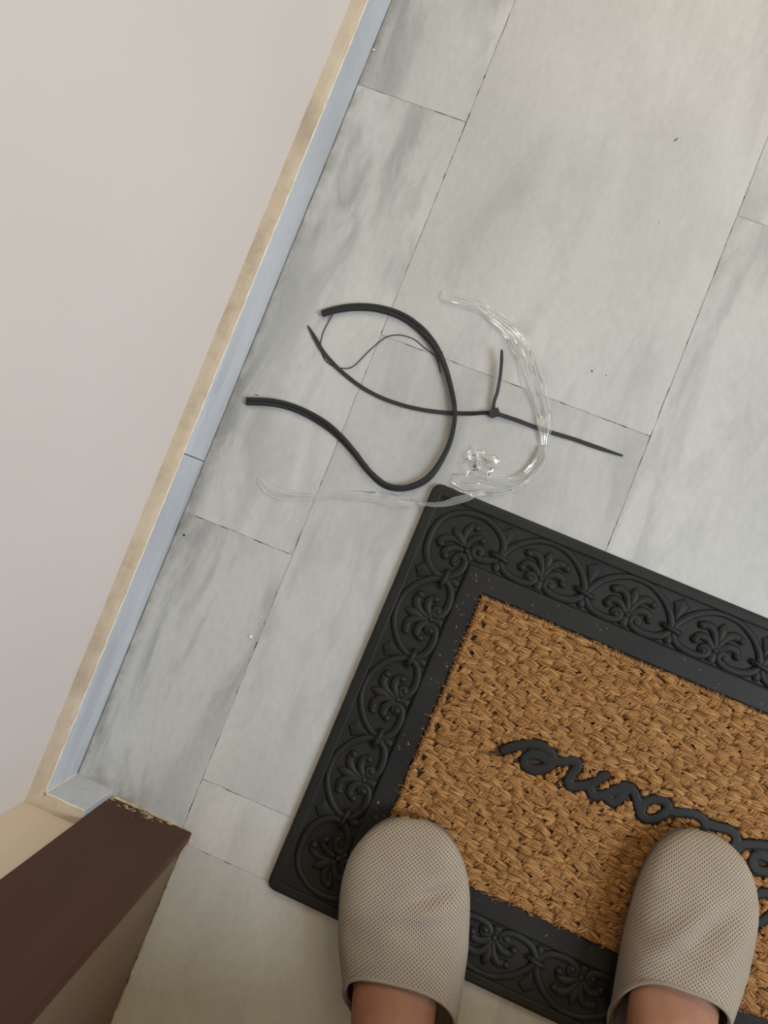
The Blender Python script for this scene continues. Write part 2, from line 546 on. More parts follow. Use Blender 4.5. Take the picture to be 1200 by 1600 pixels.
nt.links.new(fc.outputs[0], b.inputs['Base Color'])
obj('grime_joint', v, f, M_DIRT, sk, smooth=True)
# short return towards the doorway
sd = tag(empty('baseboard_door'), kind='structure')
o = MB().box(0.04, 4.3, -1.3, 0, 0, 6.55).obj('marble_strip', M_SKIRT, sd)
md = o.modifiers.new('bevel', 'BEVEL'); md.width = 0.0006; md.segments = 2
v, f = [], []
for i, (x, d) in enumerate(wobble(-1.56, 4.25, 0.4, 0.08, 5.5)):
    v += [(x, -1.60, 6.71), (x, -0.7, 6.69), (x, -0.14 + d if x > -0.2 else -0.6 + d * 0.3, 6.6), (x, -0.12 + d if x > -0.2 else -0.6, 6.5)]
    if i:
        k = 4 * i
        f += [(k - 4 + j, k + j, k + j + 1, k - 3 + j) for j in range(3)]
obj('mortar_ledge', v, f, M_LEDGE, sd, smooth=True)
pth = [(x, -0.06 + d, 6.57) for x, d in wobble(0.0, 4.2, 0.3, 0.09, 3.3)]
v, f = sweep(pth, circle(6, 1.0), [(0.10 + 0.06 * noise.noise((p[0] * 1.4, 3, 0)), 0.05) for p in pth])
obj('sealant_bead', v, f, M_BEAD, sd, smooth=True)
v, f = sweep([(0.03, 0.03, z) for z in np.linspace(0.05, 6.55, 14)], circle(6, 0.09))
obj('mitre_joint_filler', v, f, M_BEAD, sd, smooth=True)

# door frame: painted casing boards on the wall face and jambs behind them
fr_ = tag(empty('door_1'), kind='structure')


def bevelled(q, name, mat, w=0.002, seg=3):
    o = q.obj(name, mat, fr_)
    md = o.modifiers.new('bevel', 'BEVEL'); md.width = w; md.segments = seg
    return o


bevelled(MB().box(4.28, 13.72, -2.0, -0.75, 0.05, 218), 'casing_board', M_BROWN, 0.0015, 3)
bevelled(MB().box(4.65, 13.2, -24, -1.9, 0.05, 212.9), 'jamb', M_JAMB)
bevelled(MB().box(98.5, 108.2, -2.0, -0.75, 0.05, 218), 'casing_board', M_BROWN, 0.0015, 3)
bevelled(MB().box(99, 107.9, -24, -1.9, 0.05, 212.9), 'jamb', M_JAMB)
bevelled(MB().box(13.72, 98.5, -1.9, -0.75, 208, 218), 'casing_board', M_BROWN, 0.0035, 4)


def caulk(pts, r, seed, parent, mat=M_CAULK):
    p = spline(pts, 0.3)
    p = [(a + 0.05 * noise.noise((a * 2, b_ * 2, seed)), b_ + 0.05 * noise.noise((a * 2, b_ * 2, seed + 5)), c) for a, b_, c in p]
    v, f = sweep(p, circle(6, 1.0), [max(0.03, r * (1 + 1.1 * noise.noise((q[0] * 1.3, q[1] * 1.3, seed)))) for q in p])
    return obj('caulk_bead', v, f, mat, parent, smooth=True)


caulk([(4.5, -0.72, 0.03), (8, -0.74, 0.03), (11, -0.76, 0.03), (13.0, -0.8, 0.04), (13.75, -1.2, 0.04), (13.72, -2.0, 0.03)], 0.13, 1.0, fr_)
caulk([(13.4, -2.0, 0.02), (13.34, -6, 0.02), (13.3, -12, 0.02), (13.28, -23.5, 0.02)], 0.10, 6.0, fr_)

# ------------------------------------------------------------------ doormat
MW, MH = 74.0, 45.0
mat = tag(empty('doormat', (23.68, 42.42, 0), math.radians(-1.0)),
          'black rubber doormat with scrollwork border, woven brown coir centre and script lettering', 'doormat')


def rect_loop(inset, z, rad):
    r = max(rad - inset, 0.04)
    x0, x1, y0, y1 = inset, MW - inset, -MH + inset, -inset
    pts = []
    for cx, cy, a0 in ((x1 - r, y1 - r, 0), (x0 + r, y1 - r, 90), (x0 + r, y0 + r, 180), (x1 - r, y0 + r, 270)):
        for k in range(5):
            a = math.radians(a0 + 22.5 * k)
            pts.append((cx + r * math.cos(a), cy + r * math.sin(a), z))
    return pts


prof = [(0.12, 0.0), (0.0, 0.10), (0.0, 0.42), (0.12, 0.62), (0.35, 0.70), (1.0, 0.74), (1.10, 0.70), (1.16, 0.44), (1.35, 0.42),
        (6.40, 0.42), (6.58, 0.70), (6.72, 0.76), (8.62, 0.78), (8.74, 0.72), (8.78, 0.36), (9.2, 0.36)]
v, f = [], []
for ins, z in prof: v += rect_loop(ins, z, 0.95)
for i in range(len(prof) - 1):
    for j in range(20):
        f.append((i * 20 + j, i * 20 + (j + 1) % 20, (i + 1) * 20 + (j + 1) % 20, (i + 1) * 20 + j))
f.append(tuple((len(prof) - 1) * 20 + j for j in range(20)))
f.append(tuple(reversed(range(20))))
o = obj('rubber_frame', v, f, M_RUBBER, mat)
ZR = 0.44


def relief(pts, radii, q, step=0.18, flat=0.66, k=1.5):
    P = spline([(p[0], p[1], r) for p, r in zip(pts, radii)], step)
    P[:, 2] *= k
    path = [(p[0], p[1], ZR) for p in P]
    q.sweep(path, circle(8, 1.0), [(p[2], p[2] * flat) for p in P])


# one border cell: x across the cell, y = minus distance from the outer edge
half = [(0, 1.34), (1.5, 1.56), (3.0, 2.4), (4.1, 3.6), (4.48, 4.7), (4.05, 5.55), (3.2, 6.02), (1.9, 6.18), (0.92, 5.92), (0.52, 5.45), (0.75, 5.02), (1.28, 5.06), (1.36, 5.45), (1.12, 5.55)]
rads = [0.20, 0.22, 0.25, 0.27, 0.29, 0.28, 0.28, 0.28, 0.27, 0.26, 0.25, 0.24, 0.24, 0.24]
full = [(-a, -w) for a, w in reversed(half)] + [(a, -w) for a, w in half[1:]]
q = MB(); relief(full, list(reversed(rads)) + rads[1:], q)
for s in (-1, 1): q.ball((s * 1.1, -5.42, ZR), 0.42, 0.9)
ME_RING = mesh('scroll_ring', q.v, q.f, M_RUBBER, True)

q = MB()
for s in (-1, 1):
    relief([(s * 0.12, -4.9), (s * 0.2, -4.3), (s * 0.55, -3.5), (s * 1.2, -2.98), (s * 2.0, -3.05)], [0.16, 0.22, 0.29, 0.30, 0.28], q, k=1.55)
    q.ball((s * 2.05, -3.12, ZR), 0.44, 1.0)
    relief([(s * 0.12, -5.0), (s * 0.4, -4.75), (s * 1.15, -4.2), (s * 1.9, -4.2), (s * 2.2, -4.65)], [0.16, 0.22, 0.29, 0.28, 0.26], q, k=1.55)
    q.ball((s * 2.2, -4.75, ZR), 0.43, 1.0)
relief([(0, -4.4), (0, -3.7), (0, -3.0), (0, -2.45), (0, -2.1)], [0.10, 0.30, 0.36, 0.24, 0.04], q)
q.ball((0, -5.05, ZR), 0.36, 0.9)
relief([(0, -5.2), (0, -5.75), (0, -6.25)], [0.22, 0.30, 0.34], q)
ME_PALM = mesh('palmette', q.v, q.f, M_RUBBER, True)

q = MB()
v, f = sweep([(-0.85, 0.12, 0.70), (-0.3, 0.03, 0.78), (0.3, -0.03, 0.78), (0.85, -0.12, 0.68)], circle(8, 0.28)); q.add(v, f)
q.ball((-0.8, 0.1, 0.62), 0.34); q.ball((0.8, -0.1, 0.62), 0.32)
ME_TIE = mesh('binding', q.v, q.f, M_RUBBER, True)
q = MB(); relief([(0, -0.3), (0.02, -0.8), (0.03, -1.25), (0.03, -1.6)], [0.12, 0.26, 0.30, 0.15], q)
ME_BUD = mesh('bud', q.v, q.f, M_RUBBER, True)
out_ = [(0, 3.35), (0.95, 2.7), (0.36, 1.45), (0, 0.55), (-0.36, 1.45), (-0.95, 2.7)]
v = [(x, y, 0.42) for x, y in out_] + [(x * 0.72, 2.3 + (y - 2.3) * 0.75, 0.60) for x, y in out_] + [(0, 2.3, 0.67)]
f = [(i, (i + 1) % 6, 6 + (i + 1) % 6, 6 + i) for i in range(6)] + [(6 + i, 6 + (i + 1) % 6, 12) for i in range(6)]
ME_LEAF = mesh('spandrel_leaf', v, f, M_RUBBER)


def place(name, me, loc, rz, sx=1.0):
    o = link(name, me, mat, (loc[0], loc[1], 0), rz)
    o.scale = (sx, 1, 1)
    return o


ties_top = [9.1 + 9.25 * k for k in range(7)]
ties_left = [8.9, 17.7, 26.55, 35.4]
H = math.pi / 2
for a_, b_ in zip(ties_top[:-1], ties_top[1:]):
    for y, rz in ((0, 0), (-MH, math.pi)):
        place('scroll_ring', ME_RING, ((a_ + b_) / 2, y), rz)
        place('palmette', ME_PALM, ((a_ + b_) / 2, y), rz)
for a_, b_ in zip(ties_left[:-1], ties_left[1:]):
    for x, rz in ((0, H), (MW, -H)):
        place('scroll_ring', ME_RING, (x, -(a_ + b_) / 2), rz, (b_ - a_) / 9.25)
        place('palmette', ME_PALM, (x, -(a_ + b_) / 2), rz, 0.97)
for t in ties_top:
    for y, rz in ((-4.7, 0), (-MH + 4.7, math.pi)):
        for nm, me in (('binding', ME_TIE), ('bud', ME_BUD), ('spandrel_leaf', ME_LEAF)): place(nm, me, (t, y), rz)
for t in ties_left:
    for x, rz in ((4.75, H), (MW - 4.75, -H)):
        for nm, me in (('binding', ME_TIE), ('bud', ME_BUD), ('spandrel_leaf', ME_LEAF)): place(nm, me, (x, -t), rz)
# corner cells, measured from the corner
c_ring = [(6.98, 5.27), (7.19, 5.05), (7.08, 4.73), (6.64, 4.68), (6.32, 4.99), (6.42, 5.42), (6.99, 5.72), (7.85, 5.56), (8.55, 5.18), (9.08, 4.65), (9.16, 3.75),
          (8.6, 2.72), (7.3, 1.88), (5.77, 1.56), (4.2, 1.78), (2.95, 2.45), (2.12, 3.35), (1.72, 4.64), (1.74, 6.2), (2.12, 7.35), (2.92, 8.3), (3.96, 8.78), (4.85, 8.62), (5.67, 7.95),
          (6.04, 7.16), (6.02, 6.42), (5.65, 6.02), (5.18, 6.12), (4.88, 6.58), (4.85, 7.0), (5.2, 7.1)]
c_rad = [0.24] * 6 + [0.28] * 5 + [0.27, 0.25, 0.23, 0.22, 0.22, 0.23, 0.25, 0.27, 0.28] + [0.28] * 5 + [0.25] * 6
c_arms = [[(5.4, 5.08), (4.98, 4.23), (5.07, 3.3), (5.42, 2.82), (5.84, 2.8)], [(5.5, 5.1), (5.7, 4.4), (6.16, 3.85), (6.67, 3.7), (6.85, 3.8)],
          [(5.18, 4.99), (4.14, 4.76), (3.21, 5.01), (2.75, 5.5), (2.95, 5.66)], [(5.38, 5.47), (4.48, 5.57), (3.74, 6.07), (3.67, 6.5), (3.88, 6.64)]]
for (ox, oy, sx, sy, k) in ((0, 0, 1, -1, 1.0), (MW, 0, -1, -1, 1.0), (0, -MH, 1, 1, 1.05), (MW, -MH, -1, 1, 1.05)):
    tr_ = lambda p: (ox + sx * p[0], oy + sy * p[1] * k)
    q = MB(); relief([tr_(p) for p in c_ring], c_rad, q)
    q.obj('scroll_ring', M_RUBBER, mat, smooth=True)
    q = MB()
    for a_ in c_arms:
        relief([tr_(p) for p in a_], [0.16, 0.23, 0.29, 0.28, 0.26], q, k=1.5)
        e = tr_(a_[-1]); q.ball((e[0], e[1], ZR), 0.44, 1.0)
    relief([tr_(p) for p in ((5.3, 5.0), (4.8, 4.55), (4.25, 4.15), (3.85, 3.85), (3.55, 3.62))], [0.10, 0.30, 0.36, 0.24, 0.04], q)
    c0 = tr_((5.75, 5.38)); q.ball((c0[0], c0[1], ZR), 0.36, 0.9)
    relief([tr_(p) for p in ((5.8, 5.4), (6.1, 5.75), (6.42, 6.15))], [0.2, 0.26, 0.28], q)
    q.obj('palmette', M_RUBBER, mat, smooth=True)

# lettering: the word "welcome" in script, to be read from outside the door (u right, v down from the corner)
strokes = [
    [(16.5, 22.65), (17.44, 21.75), (18.75, 20.85), (19.95, 20.5), (20.95, 20.65), (21.5, 21.15), (21.55, 21.75), (21.1, 22.45), (20.2, 23.0), (19.35, 23.0), (18.98, 22.5), (19.3, 21.85), (20.1, 21.5), (21.0, 21.5), (21.9, 21.35),
     (22.8, 20.9), (23.6, 20.55), (24.05, 20.75), (24.0, 21.35), (23.75, 22.1), (23.75, 22.8), (24.25, 22.95), (25.15, 22.5), (26.0, 21.85), (26.45, 21.1), (26.9, 20.5)],
    [(25.0, 22.55), (25.6, 22.3), (26.1, 22.6), (26.4, 22.95), (27.2, 22.6), (28.2, 21.6), (28.75, 21.0), (29.3, 20.55)],
    [(27.0, 22.7), (27.7, 22.55), (28.5, 22.85), (28.95, 22.1), (29.15, 21.4), (29.5, 20.75), (30.2, 21.2), (30.9, 22.1), (31.4, 22.75), (32.0, 22.95), (32.75, 22.7), (33.4, 21.9), (33.6, 21.1), (33.1, 20.6), (32.35, 20.75), (31.5, 21.3), (31.2, 22.0), (31.5, 22.7)],
    [(33.5, 21.2), (34.3, 21.25), (35.3, 20.8), (36.5, 20.6), (37.3, 20.95), (37.5, 21.7), (37.0, 22.6), (36.2, 23.0)],
    [(37.3, 20.95), (38.4, 20.9), (39.6, 20.65), (40.4, 20.9), (40.7, 21.5), (40.4, 23.0), (39.8, 25.2), (39.4, 27.3), (39.9, 28.2), (40.7, 27.6), (41.0, 25.5), (41.0, 23.0), (41.3, 21.6), (42.3, 21.05), (43.4, 20.65), (44.5, 20.6), (45.2, 21.1),
     (45.2, 21.9), (44.6, 22.8), (43.6, 23.15), (42.9, 22.8), (42.8, 22.1), (43.4, 21.7), (44.3, 21.7), (45.4, 21.6), (46.4, 21.0)],
    [(44.0, 25.5), (45.0, 24.9), (46.2, 24.8), (47.2, 24.2), (47.6, 22.5), (48.0, 20.8), (49.0, 20.6), (49.8, 22.0), (50.5, 24.6), (51.2, 27.0), (51.8, 25.0), (52.2, 22.5), (52.8, 20.8), (53.8, 21.0), (54.8, 23.5), (55.6, 26.4), (56.8, 27.6), (58.0, 26.8)],
    [(45.3, 28.1), (45.9, 27.2), (46.6, 25.8), (47.2, 24.2)],
]
q = MB()
SAMP = []
k8 = [(-1, -1), (-1, 0.55), (-0.86, 0.9), (-0.55, 1.0), (0.55, 1.0), (0.86, 0.9), (1, 0.55), (1, -1)]
for si, s in enumerate(strokes):
    P = spline([(a_, -b_, 0) for a_, b_ in s], 0.22)
    SAMP += [(p[0], p[1]) for p in P]
    n = len(P)
    sc = [(0.50 * min(1.0, 0.55 + 0.5 * math.sqrt(min(i, n - 1 - i) / 2.0)), 0.42) for i in range(n)]
    q.sweep([(p[0], p[1], 0.70) for p in P], k8, sc)
o = q.obj('lettering', M_RUBBER, mat, smooth=True)
md = o.modifiers.new('remesh', 'REMESH'); md.mode = 'VOXEL'; md.voxel_size = 0.0008; md.use_smooth_shade = True
md = o.modifiers.new('smooth', 'SMOOTH'); md.iterations = 3; md.factor = 0.5
SAMP = np.array(SAMP)

# coir: twisted yarns woven in short floats, every yarn a bundle of fibres
rng = np.random.default_rng(3)
yarns = []          # centre u, v, angle, length, radius, z
x0c, x1c, y0c, y1c = 8.95, MW - 8.95, 8.95, MH - 8.95
PV, PU = 0.82, 2.35
row = 0
vv = y0c + 0.28
while vv < y1c - 0.1:
    uu = x0c - 1.0 + (row % 2) * PU / 2 + (row % 4 // 2) * 0.35
    while uu < x1c + 1.0:
        du, dv = rng.uniform(-0.14, 0.14), rng.uniform(-0.08, 0.08)
        lean = rng.uniform(-0.2, 0.2) - 0.04
        for o_ in (-0.23, 0.06, 0.32):
            yarns.append((uu + du + rng.uniform(-0.1, 0.1) + o_ * 0.25, vv + dv + o_, lean + rng.uniform(-0.16, 0.16), 1.8 + rng.uniform(-0.25, 0.35), 0.160 + rng.uniform(-0.03, 0.03), 0.98 + rng.uniform(-0.05, 0.05)))
        for o_ in (-0.24, 0.06, 0.33):
            yarns.append((uu + PU / 2 + du + o_, vv + dv + rng.uniform(-0.08, 0.08), math.pi / 2 + 0.30 + rng.uniform(-0.2, 0.2), 1.0 + rng.uniform(-0.15, 0.15), 0.15 + rng.uniform(-0.02, 0.03), 1.0 + rng.uniform(-0.05, 0.04)))
        uu += PU
    vv += PV
    row += 1
Y = np.array(yarns)
keep = (Y[:, 0] > x0c) & (Y[:, 0] < x1c) & (Y[:, 1] > y0c) & (Y[:, 1] < y1c)
Y = Y[keep]
# yarns stop at the lettering and at the edge of the panel
S2 = SAMP[::2]
fr7 = np.linspace(-1, 1, 9)
lim = np.ones(len(Y))
cd = None
for t_ in fr7:
    pu = Y[:, 0] + t_ * Y[:, 3] / 2 * np.cos(Y[:, 2]); pv = Y[:, 1] + t_ * Y[:, 3] / 2 * np.sin(Y[:, 2])
    dd = np.sqrt(((pu[:, None] - S2[None, :, 0]) ** 2 + (-pv[:, None] - S2[None, :, 1]) ** 2).min(1))
    bad = (dd < 0.56) | (pu < x0c + 0.05) | (pu > x1c - 0.05) | (pv < y0c + 0.05) | (pv > y1c - 0.05)
    lim = np.where(bad, np.minimum(lim, max(abs(t_) - 0.12, 0.0)), lim)
Y[:, 3] *= lim
Y = Y[lim > 0.15]
# short fill yarns along the panel edge
fill = []
for u_ in np.arange(x0c + 0.2, x1c, 0.42):
    for v_ in (y0c + 0.28, y1c - 0.28):
        fill.append((u_, v_, 1.4 + rng.uniform(-0.6, 0.6), 0.5, 0.17, 0.92))
for v_ in np.arange(y0c + 0.3, y1c - 0.2, 0.40):
    for u_ in (x0c + 0.3, x1c - 0.3):
        fill.append((u_, v_, rng.uniform(-0.5, 0.5), 0.52, 0.17, 0.92))
# and around the letters
for i_ in range(1, len(SAMP) - 1, 2):
    tg = SAMP[i_ + 1] - SAMP[i_ - 1]
    if not 0.05 < np.linalg.norm(tg) < 1.2: continue
    nn_ = np.array((-tg[1], tg[0])) / np.linalg.norm(tg)
    for sg in (-1, 1):
        pf = SAMP[i_] + nn_ * sg * 0.80
        if np.sqrt(((SAMP - pf) ** 2).sum(1)).min() > 0.70:
            fill.append((pf[0], -pf[1], rng.uniform(0, 3.1), 0.55, 0.16, 0.93))
Y = np.concatenate([Y, np.array(fill)])


def bundle(cu, cv, an, ln, rd, z, nf, seg, tw, spread):
    """vectorised fibres: arrays (n,) -> vertices (n*nf*(seg+1)*3, 3) and faces"""
    n = len(cu)
    t = np.linspace(-1, 1, seg + 1)[None, None, :]
    th0 = rng.uniform(-1.9, 1.9, (n, nf, 1))
    phase = rng.uniform(-0.15, 0.15, (n, nf, 1))
    tl = rng.uniform(0.75, 1.08, (n, nf, 1))
    env = np.sqrt(np.clip(1.06 - np.abs(t) ** 4.0, 0.06, 1))
    r = rd[:, None, None] * (env * rng.uniform(0.8, 1.12, (n, nf, 1)) + spread * np.abs(t) * rng.uniform(-0.5, 0.5, (n, nf, 1)))
    th = th0 + tw * t
    along = (t * tl + phase) * ln[:, None, None] / 2
    across = r * np.sin(th) * 1.15
    hz = z[:, None, None] + r * np.cos(th) - 0.15 * t ** 4 + 0.03
    ca, sa = np.cos(an)[:, None, None], np.sin(an)[:, None, None]
    X = cu[:, None, None] + along * ca - across * sa
    Yv = -(cv[:, None, None] + along * sa + across * ca)
    C = np.stack([X, Yv, hz + 0 * X], -1)               # n,nf,seg+1,3
    w = 0.023 * (1 - 0.5 * t ** 2)[..., None] * rng.uniform(0.7, 1.4, (n, nf, 1))[..., None]
    sx, sy = -sa[..., None], -ca[..., None]
    side = np.concatenate([sx, sy, 0 * sx], -1)
    upv = np.array([0, 0, 1.0])
    ring = np.stack([C + side * w, C + upv * w * 1.2, C - side * w], 3)     # n,nf,seg+1,3,3
    verts = ring.reshape(-1, 3)
    nt_ = n * nf
    base = (np.arange(nt_) * (seg + 1) * 3)[:, None]
    qd = []
    for s in range(seg):
        for j in range(2):
            a_ = s * 3 + j
            qd.append(np.stack([base[:, 0] + a_, base[:, 0] + a_ + 1, base[:, 0] + a_ + 4, base[:, 0] + a_ + 3], -1))
    faces = np.concatenate(qd, 0)
    yt = rng.uniform(-0.10, 0.10, (n, 1))
    tone = np.clip(rng.normal(0.57, 0.26, (n, nf)) + yt, 0, 1).reshape(-1)
    tone = np.repeat(tone, (seg + 1) * 3)
    return verts, faces, tone


near = Y[:, 0] < 48
VS, FS, TS = [], [], []
off = 0
for sel, nf, seg in ((near, 17, 5), (~near, 7, 3)):
    A = Y[sel]
    v, f, t = bundle(A[:, 0], A[:, 1], A[:, 2], A[:, 3], A[:, 4], A[:, 5], nf, seg, 1.15, 0.3)
    VS.append(v); FS.append(f + off); TS.append(t); off += len(v)
# loose fibres standing off the weave
ns = 900
A = (rng.uniform(x0c, 48, ns), rng.uniform(y0c, y1c, ns), rng.uniform(-0.9, 0.5, ns), rng.uniform(0.9, 2.2, ns), rng.uniform(0.1, 0.3, ns), rng.uniform(0.98, 1.06, ns))
dl = ((A[0][:, None] - SAMP[None, ::2, 0]) ** 2 + (-A[1][:, None] - SAMP[None, ::2, 1]) ** 2).min(1)
A = [a_[dl > 1.0] for a_ in A]
v, f, t = bundle(*A, 1, 7, 0.8, 0.8)
VS.append(v); FS.append(f + off); TS.append(np.clip(t + 0.15, 0, 1)); off += len(v)
# frayed ends along the edge of the panel
ne = 900
sidep = rng.integers(0, 3, ne)
eu = np.where(sidep == 0, rng.uniform(x0c, 48, ne), np.where(sidep == 1, x0c + rng.uniform(-0.1, 0.3, ne), rng.uniform(x0c, 48, ne)))
ev = np.where(sidep == 0, y0c + rng.uniform(-0.1, 0.3, ne), np.where(sidep == 1, rng.uniform(y0c, y1c, ne), y1c + rng.uniform(-0.3, 0.12, ne)))
v, f, t = bundle(eu, ev, rng.uniform(-0.9, 1.9, ne), rng.uniform(0.3, 0.75, ne), rng.uniform(0.03, 0.12, ne), rng.uniform(0.84, 1.0, ne), 1, 4, 0.6, 0.6)
VS.append(v); FS.append(f + off); TS.append(t); off += len(v)
VS, FS, TS = np.concatenate(VS), np.concatenate(FS), np.concatenate(TS)


def np_mesh(name, V, F, mt):
    me = bpy.data.meshes.new(name)
    me.vertices.add(len(V)); me.vertices.foreach_set('co', (V * CM).astype(np.float32).ravel())
    me.loops.add(F.size); me.loops.foreach_set('vertex_index', F.astype(np.int32).ravel())
    me.polygons.add(len(F))
    me.polygons.foreach_set('loop_start', np.arange(len(F), dtype=np.int32) * 4)
    me.polygons.foreach_set('use_smooth', np.ones(len(F), dtype=bool))
    me.update(calc_edges=True)
    me.materials.append(mt)
    return me


# coir lint shed on the rubber
nl = 90
lu = np.where(np.arange(nl) % 2 == 0, rng.uniform(6.9, 8.6, nl), rng.uniform(7, 47, nl))
lv = np.where(np.arange(nl) % 2 == 0, rng.uniform(7, 38, nl), np.where(rng.uniform(0, 1, nl) < 0.5, rng.uniform(6.9, 8.6, nl), rng.uniform(MH - 8.6, MH - 6.9, nl)))
LV, LF, LT = bundle(lu, lv, rng.uniform(0, 3.1, nl), rng.uniform(0.12, 0.42, nl), rng.uniform(0.01, 0.05, nl), np.full(nl, 0.77), 1, 3, 0.4, 0.5)
LV[:, 2] = np.maximum(LV[:, 2], 0.785)
lme = np_mesh('coir_lint', LV, LF, M_COIR)
la = lme.attributes.new('tone', 'FLOAT', 'POINT')
la.data.foreach_set('value', np.clip(LT, 0, 1).astype(np.float32))
tag(link('coir_lint', lme, mat), kind='stuff')
me = np_mesh('coir_weave', VS, FS, M_COIR)
at = me.attributes.new('tone', 'FLOAT', 'POINT')
at.data.foreach_set('value', TS.astype(np.float32))
tag(link('coir_weave', me, mat), kind='stuff')

# yarn cores below the fibres so the weave is closed
n = len(Y)
seg, kk = 4, 5
t = np.linspace(-1, 1, seg + 1)[None, :, None]
ang = np.linspace(-1.7, 1.7, kk)[None, None, :]
r = Y[:, 4][:, None, None] * np.sqrt(np.clip(1.02 - np.abs(t) ** 4, 0.02, 1)) * 0.85
along = t * Y[:, 3][:, None, None] / 2 + 0 * ang
across = r * np.sin(ang) * 1.1
hz = Y[:, 5][:, None, None] + r * np.cos(ang) * 0.9 - 0.2 * t ** 4 - 0.02
ca, sa = np.cos(Y[:, 2])[:, None, None], np.sin(Y[:, 2])[:, None, None]
V3 = np.stack([Y[:, 0][:, None, None] + along * ca - across * sa, -(Y[:, 1][:, None, None] + along * sa + across * ca), hz], -1).reshape(-1, 3)
base = np.arange(n) * (seg + 1) * kk
F3 = np.concatenate([np.stack([base + s * kk + j, base + s * kk + j + 1, base + (s + 1) * kk + j + 1, base + (s + 1) * kk + j], -1) for s in range(seg) for j in range(kk - 1)])
me = np_mesh('coir_yarn_core', V3, F3, M_COIR)
at = me.attributes.new('tone', 'FLOAT', 'POINT')
at.data.foreach_set('value', np.full(len(V3), 0.08, np.float32))
tag(link('coir_yarn_core', me, mat), kind='stuff')
M_BACK, nt, b = new_mat('coir_backing', 0.9, (0.05, 0.022, 0.008))
MB().box(x0c - 0.12, x1c + 0.12, -y1c - 0.12, -y0c + 0.12, 0.37, 0.82).obj('coir_backing', M_BACK, mat)

# ------------------------------------------------------------------ loose straps, tie, thread, film
STRAP = [(1.86, 43.05, .79), (4.2, 43.84, .74), (6.28, 44.2, .76), (8.49, 44.18, .72), (10.85, 43.78, .68), (12.9, 43.05, .6), (14.82, 42.07, .54), (16.82, 40.9, .52), (18.83, 40.18, .56), (20.47, 40.39, .52),
         (21.84, 41.26, .54), (22.85, 42.51, .54), (23.4, 44.34, .48), (23.59, 46.56, .44), (23.32, 48.61, .42), (22.71, 50.31, .44), (21.63, 52.06, .48), (20.09, 54.07, .52), (18.23, 55.75, .64), (16.05, 56.89, .72),
         (13.67, 57.42, .72), (11.13, 57.23, .70), (8.8, 56.47, .70), (7.0, 55.46, .68), (5.91, 54.61, .66)]
st = tag(empty('rubber_strip', (14.0, 48.0, 0)), 'thick black rubber edging strip curled in an S on the marble floor', 'strip')
P = spline([(a_ - 14.0, b_ - 48.0, w) for a_, b_, w in STRAP], 0.3)
tws, zs = [], []
for p in P:
    c = min(1.0, max(0.0, (p[2] - 0.42) / 0.30))
    tw = math.acos(c)
    tws.append(tw)
    near_tie = math.exp(-((p[0] - 9.0) ** 2 + (p[1] - 1.85) ** 2) / 4.0)
    zs.append(0.22 + 0.15 * math.sin(tw) + 0.22 * near_tie)
pr0 = [(-0.37, -0.12), (-0.30, -0.2), (-0.06, -0.2), (0, -0.11), (0.06, -0.2), (0.30, -0.2), (0.37, -0.12), (0.37, 0.12), (0.30, 0.2), (0.07, 0.2), (0, 0.12), (-0.07, 0.2), (-0.30, 0.2), (-0.37, 0.12)]
pr = [(a_ * 1.12, b_ * 1.08) for a_, b_ in pr0]
v, f = sweep([(p[0], p[1], z) for p, z in zip(P, zs)], pr, None, tws)
obj('strip_body', v, f, M_STRAP, st)
burrs = [(0.06, 1), (0.27, 1), (0.30, 1), (0.325, 1), (0.35, 1), (0.375, 1), (0.39, 1), (0.415, 1), (0.72, -1), (0.76, 1), (0.83, 1), (0.88, 1), (0.93, -1)]
for t_, sd_ in burrs:
    i = int(t_ * (len(P) - 1))
    tg = P[min(i + 1, len(P) - 1)] - P[i - 1]
    nrm = np.array((-tg[1], tg[0])); nrm /= np.linalg.norm(nrm) + 1e-9
    w = P[i][2] / 2 * 0.9
    b0 = (P[i][0] + sd_ * nrm[0] * w, P[i][1] + sd_ * nrm[1] * w, zs[i] + 0.1)
    ln = rnd.uniform(0.1, 0.28); a_ = rnd.uniform(-0.9, 0.9)
    dx, dy = sd_ * (nrm[0] * math.cos(a_) - nrm[1] * math.sin(a_)), sd_ * (nrm[0] * math.sin(a_) + nrm[1] * math.cos(a_))
    v, f = sweep([b0, (b0[0] + dx * ln * 0.6, b0[1] + dy * ln * 0.6, b0[2] + 0.05), (b0[0] + dx * ln + dy * 0.08, b0[1] + dy * ln - dx * 0.08, b0[2] + 0.02)], circle(5, 0.045), [1, 0.9, 0.5])
    obj('burr', v, f, M_STRAP, st, smooth=True)

tie = tag(empty('cable_tie', (26.64, 51.3, 0)), 'thin black nylon cable tie, cut open, with square locking head', 'cable tie')
band = [(-0.215, -0.055), (0.215, -0.055), (0.215, 0.055), (-0.215, 0.055)]
ox, oy = 26.64, 51.3
TL_ = [(4.96, 52.95, .1), (6.16, 52.01, .12), (7.47, 50.97, .14), (9.16, 50.07, .14), (10.73, 49.46, .10), (12.7, 48.9, .08), (14.79, 48.61, .08), (16.75, 48.6, .08), (18.63, 48.78, .08), (20.63, 49.16, .08), (22.75, 49.77, .08), (24.44, 50.37, .12), (25.71, 50.93, .25), (26.6, 51.3, .40)]
P = spline([(a_ - ox, b_ - oy, z) for a_, b_, z in TL_], 0.3)
n = len(P)
tw = [0.0 if i < n * 0.82 else 0.85 * min(1.0, (i - n * 0.82) / (n * 0.1)) for i in range(n)]
sc = [(0.35 + 0.65 * min(1, i / 5.0), 1.0) for i in range(n)]
v, f = sweep(P, band, sc, tw); obj('cut_band', v, f, M_NYLON, tie)
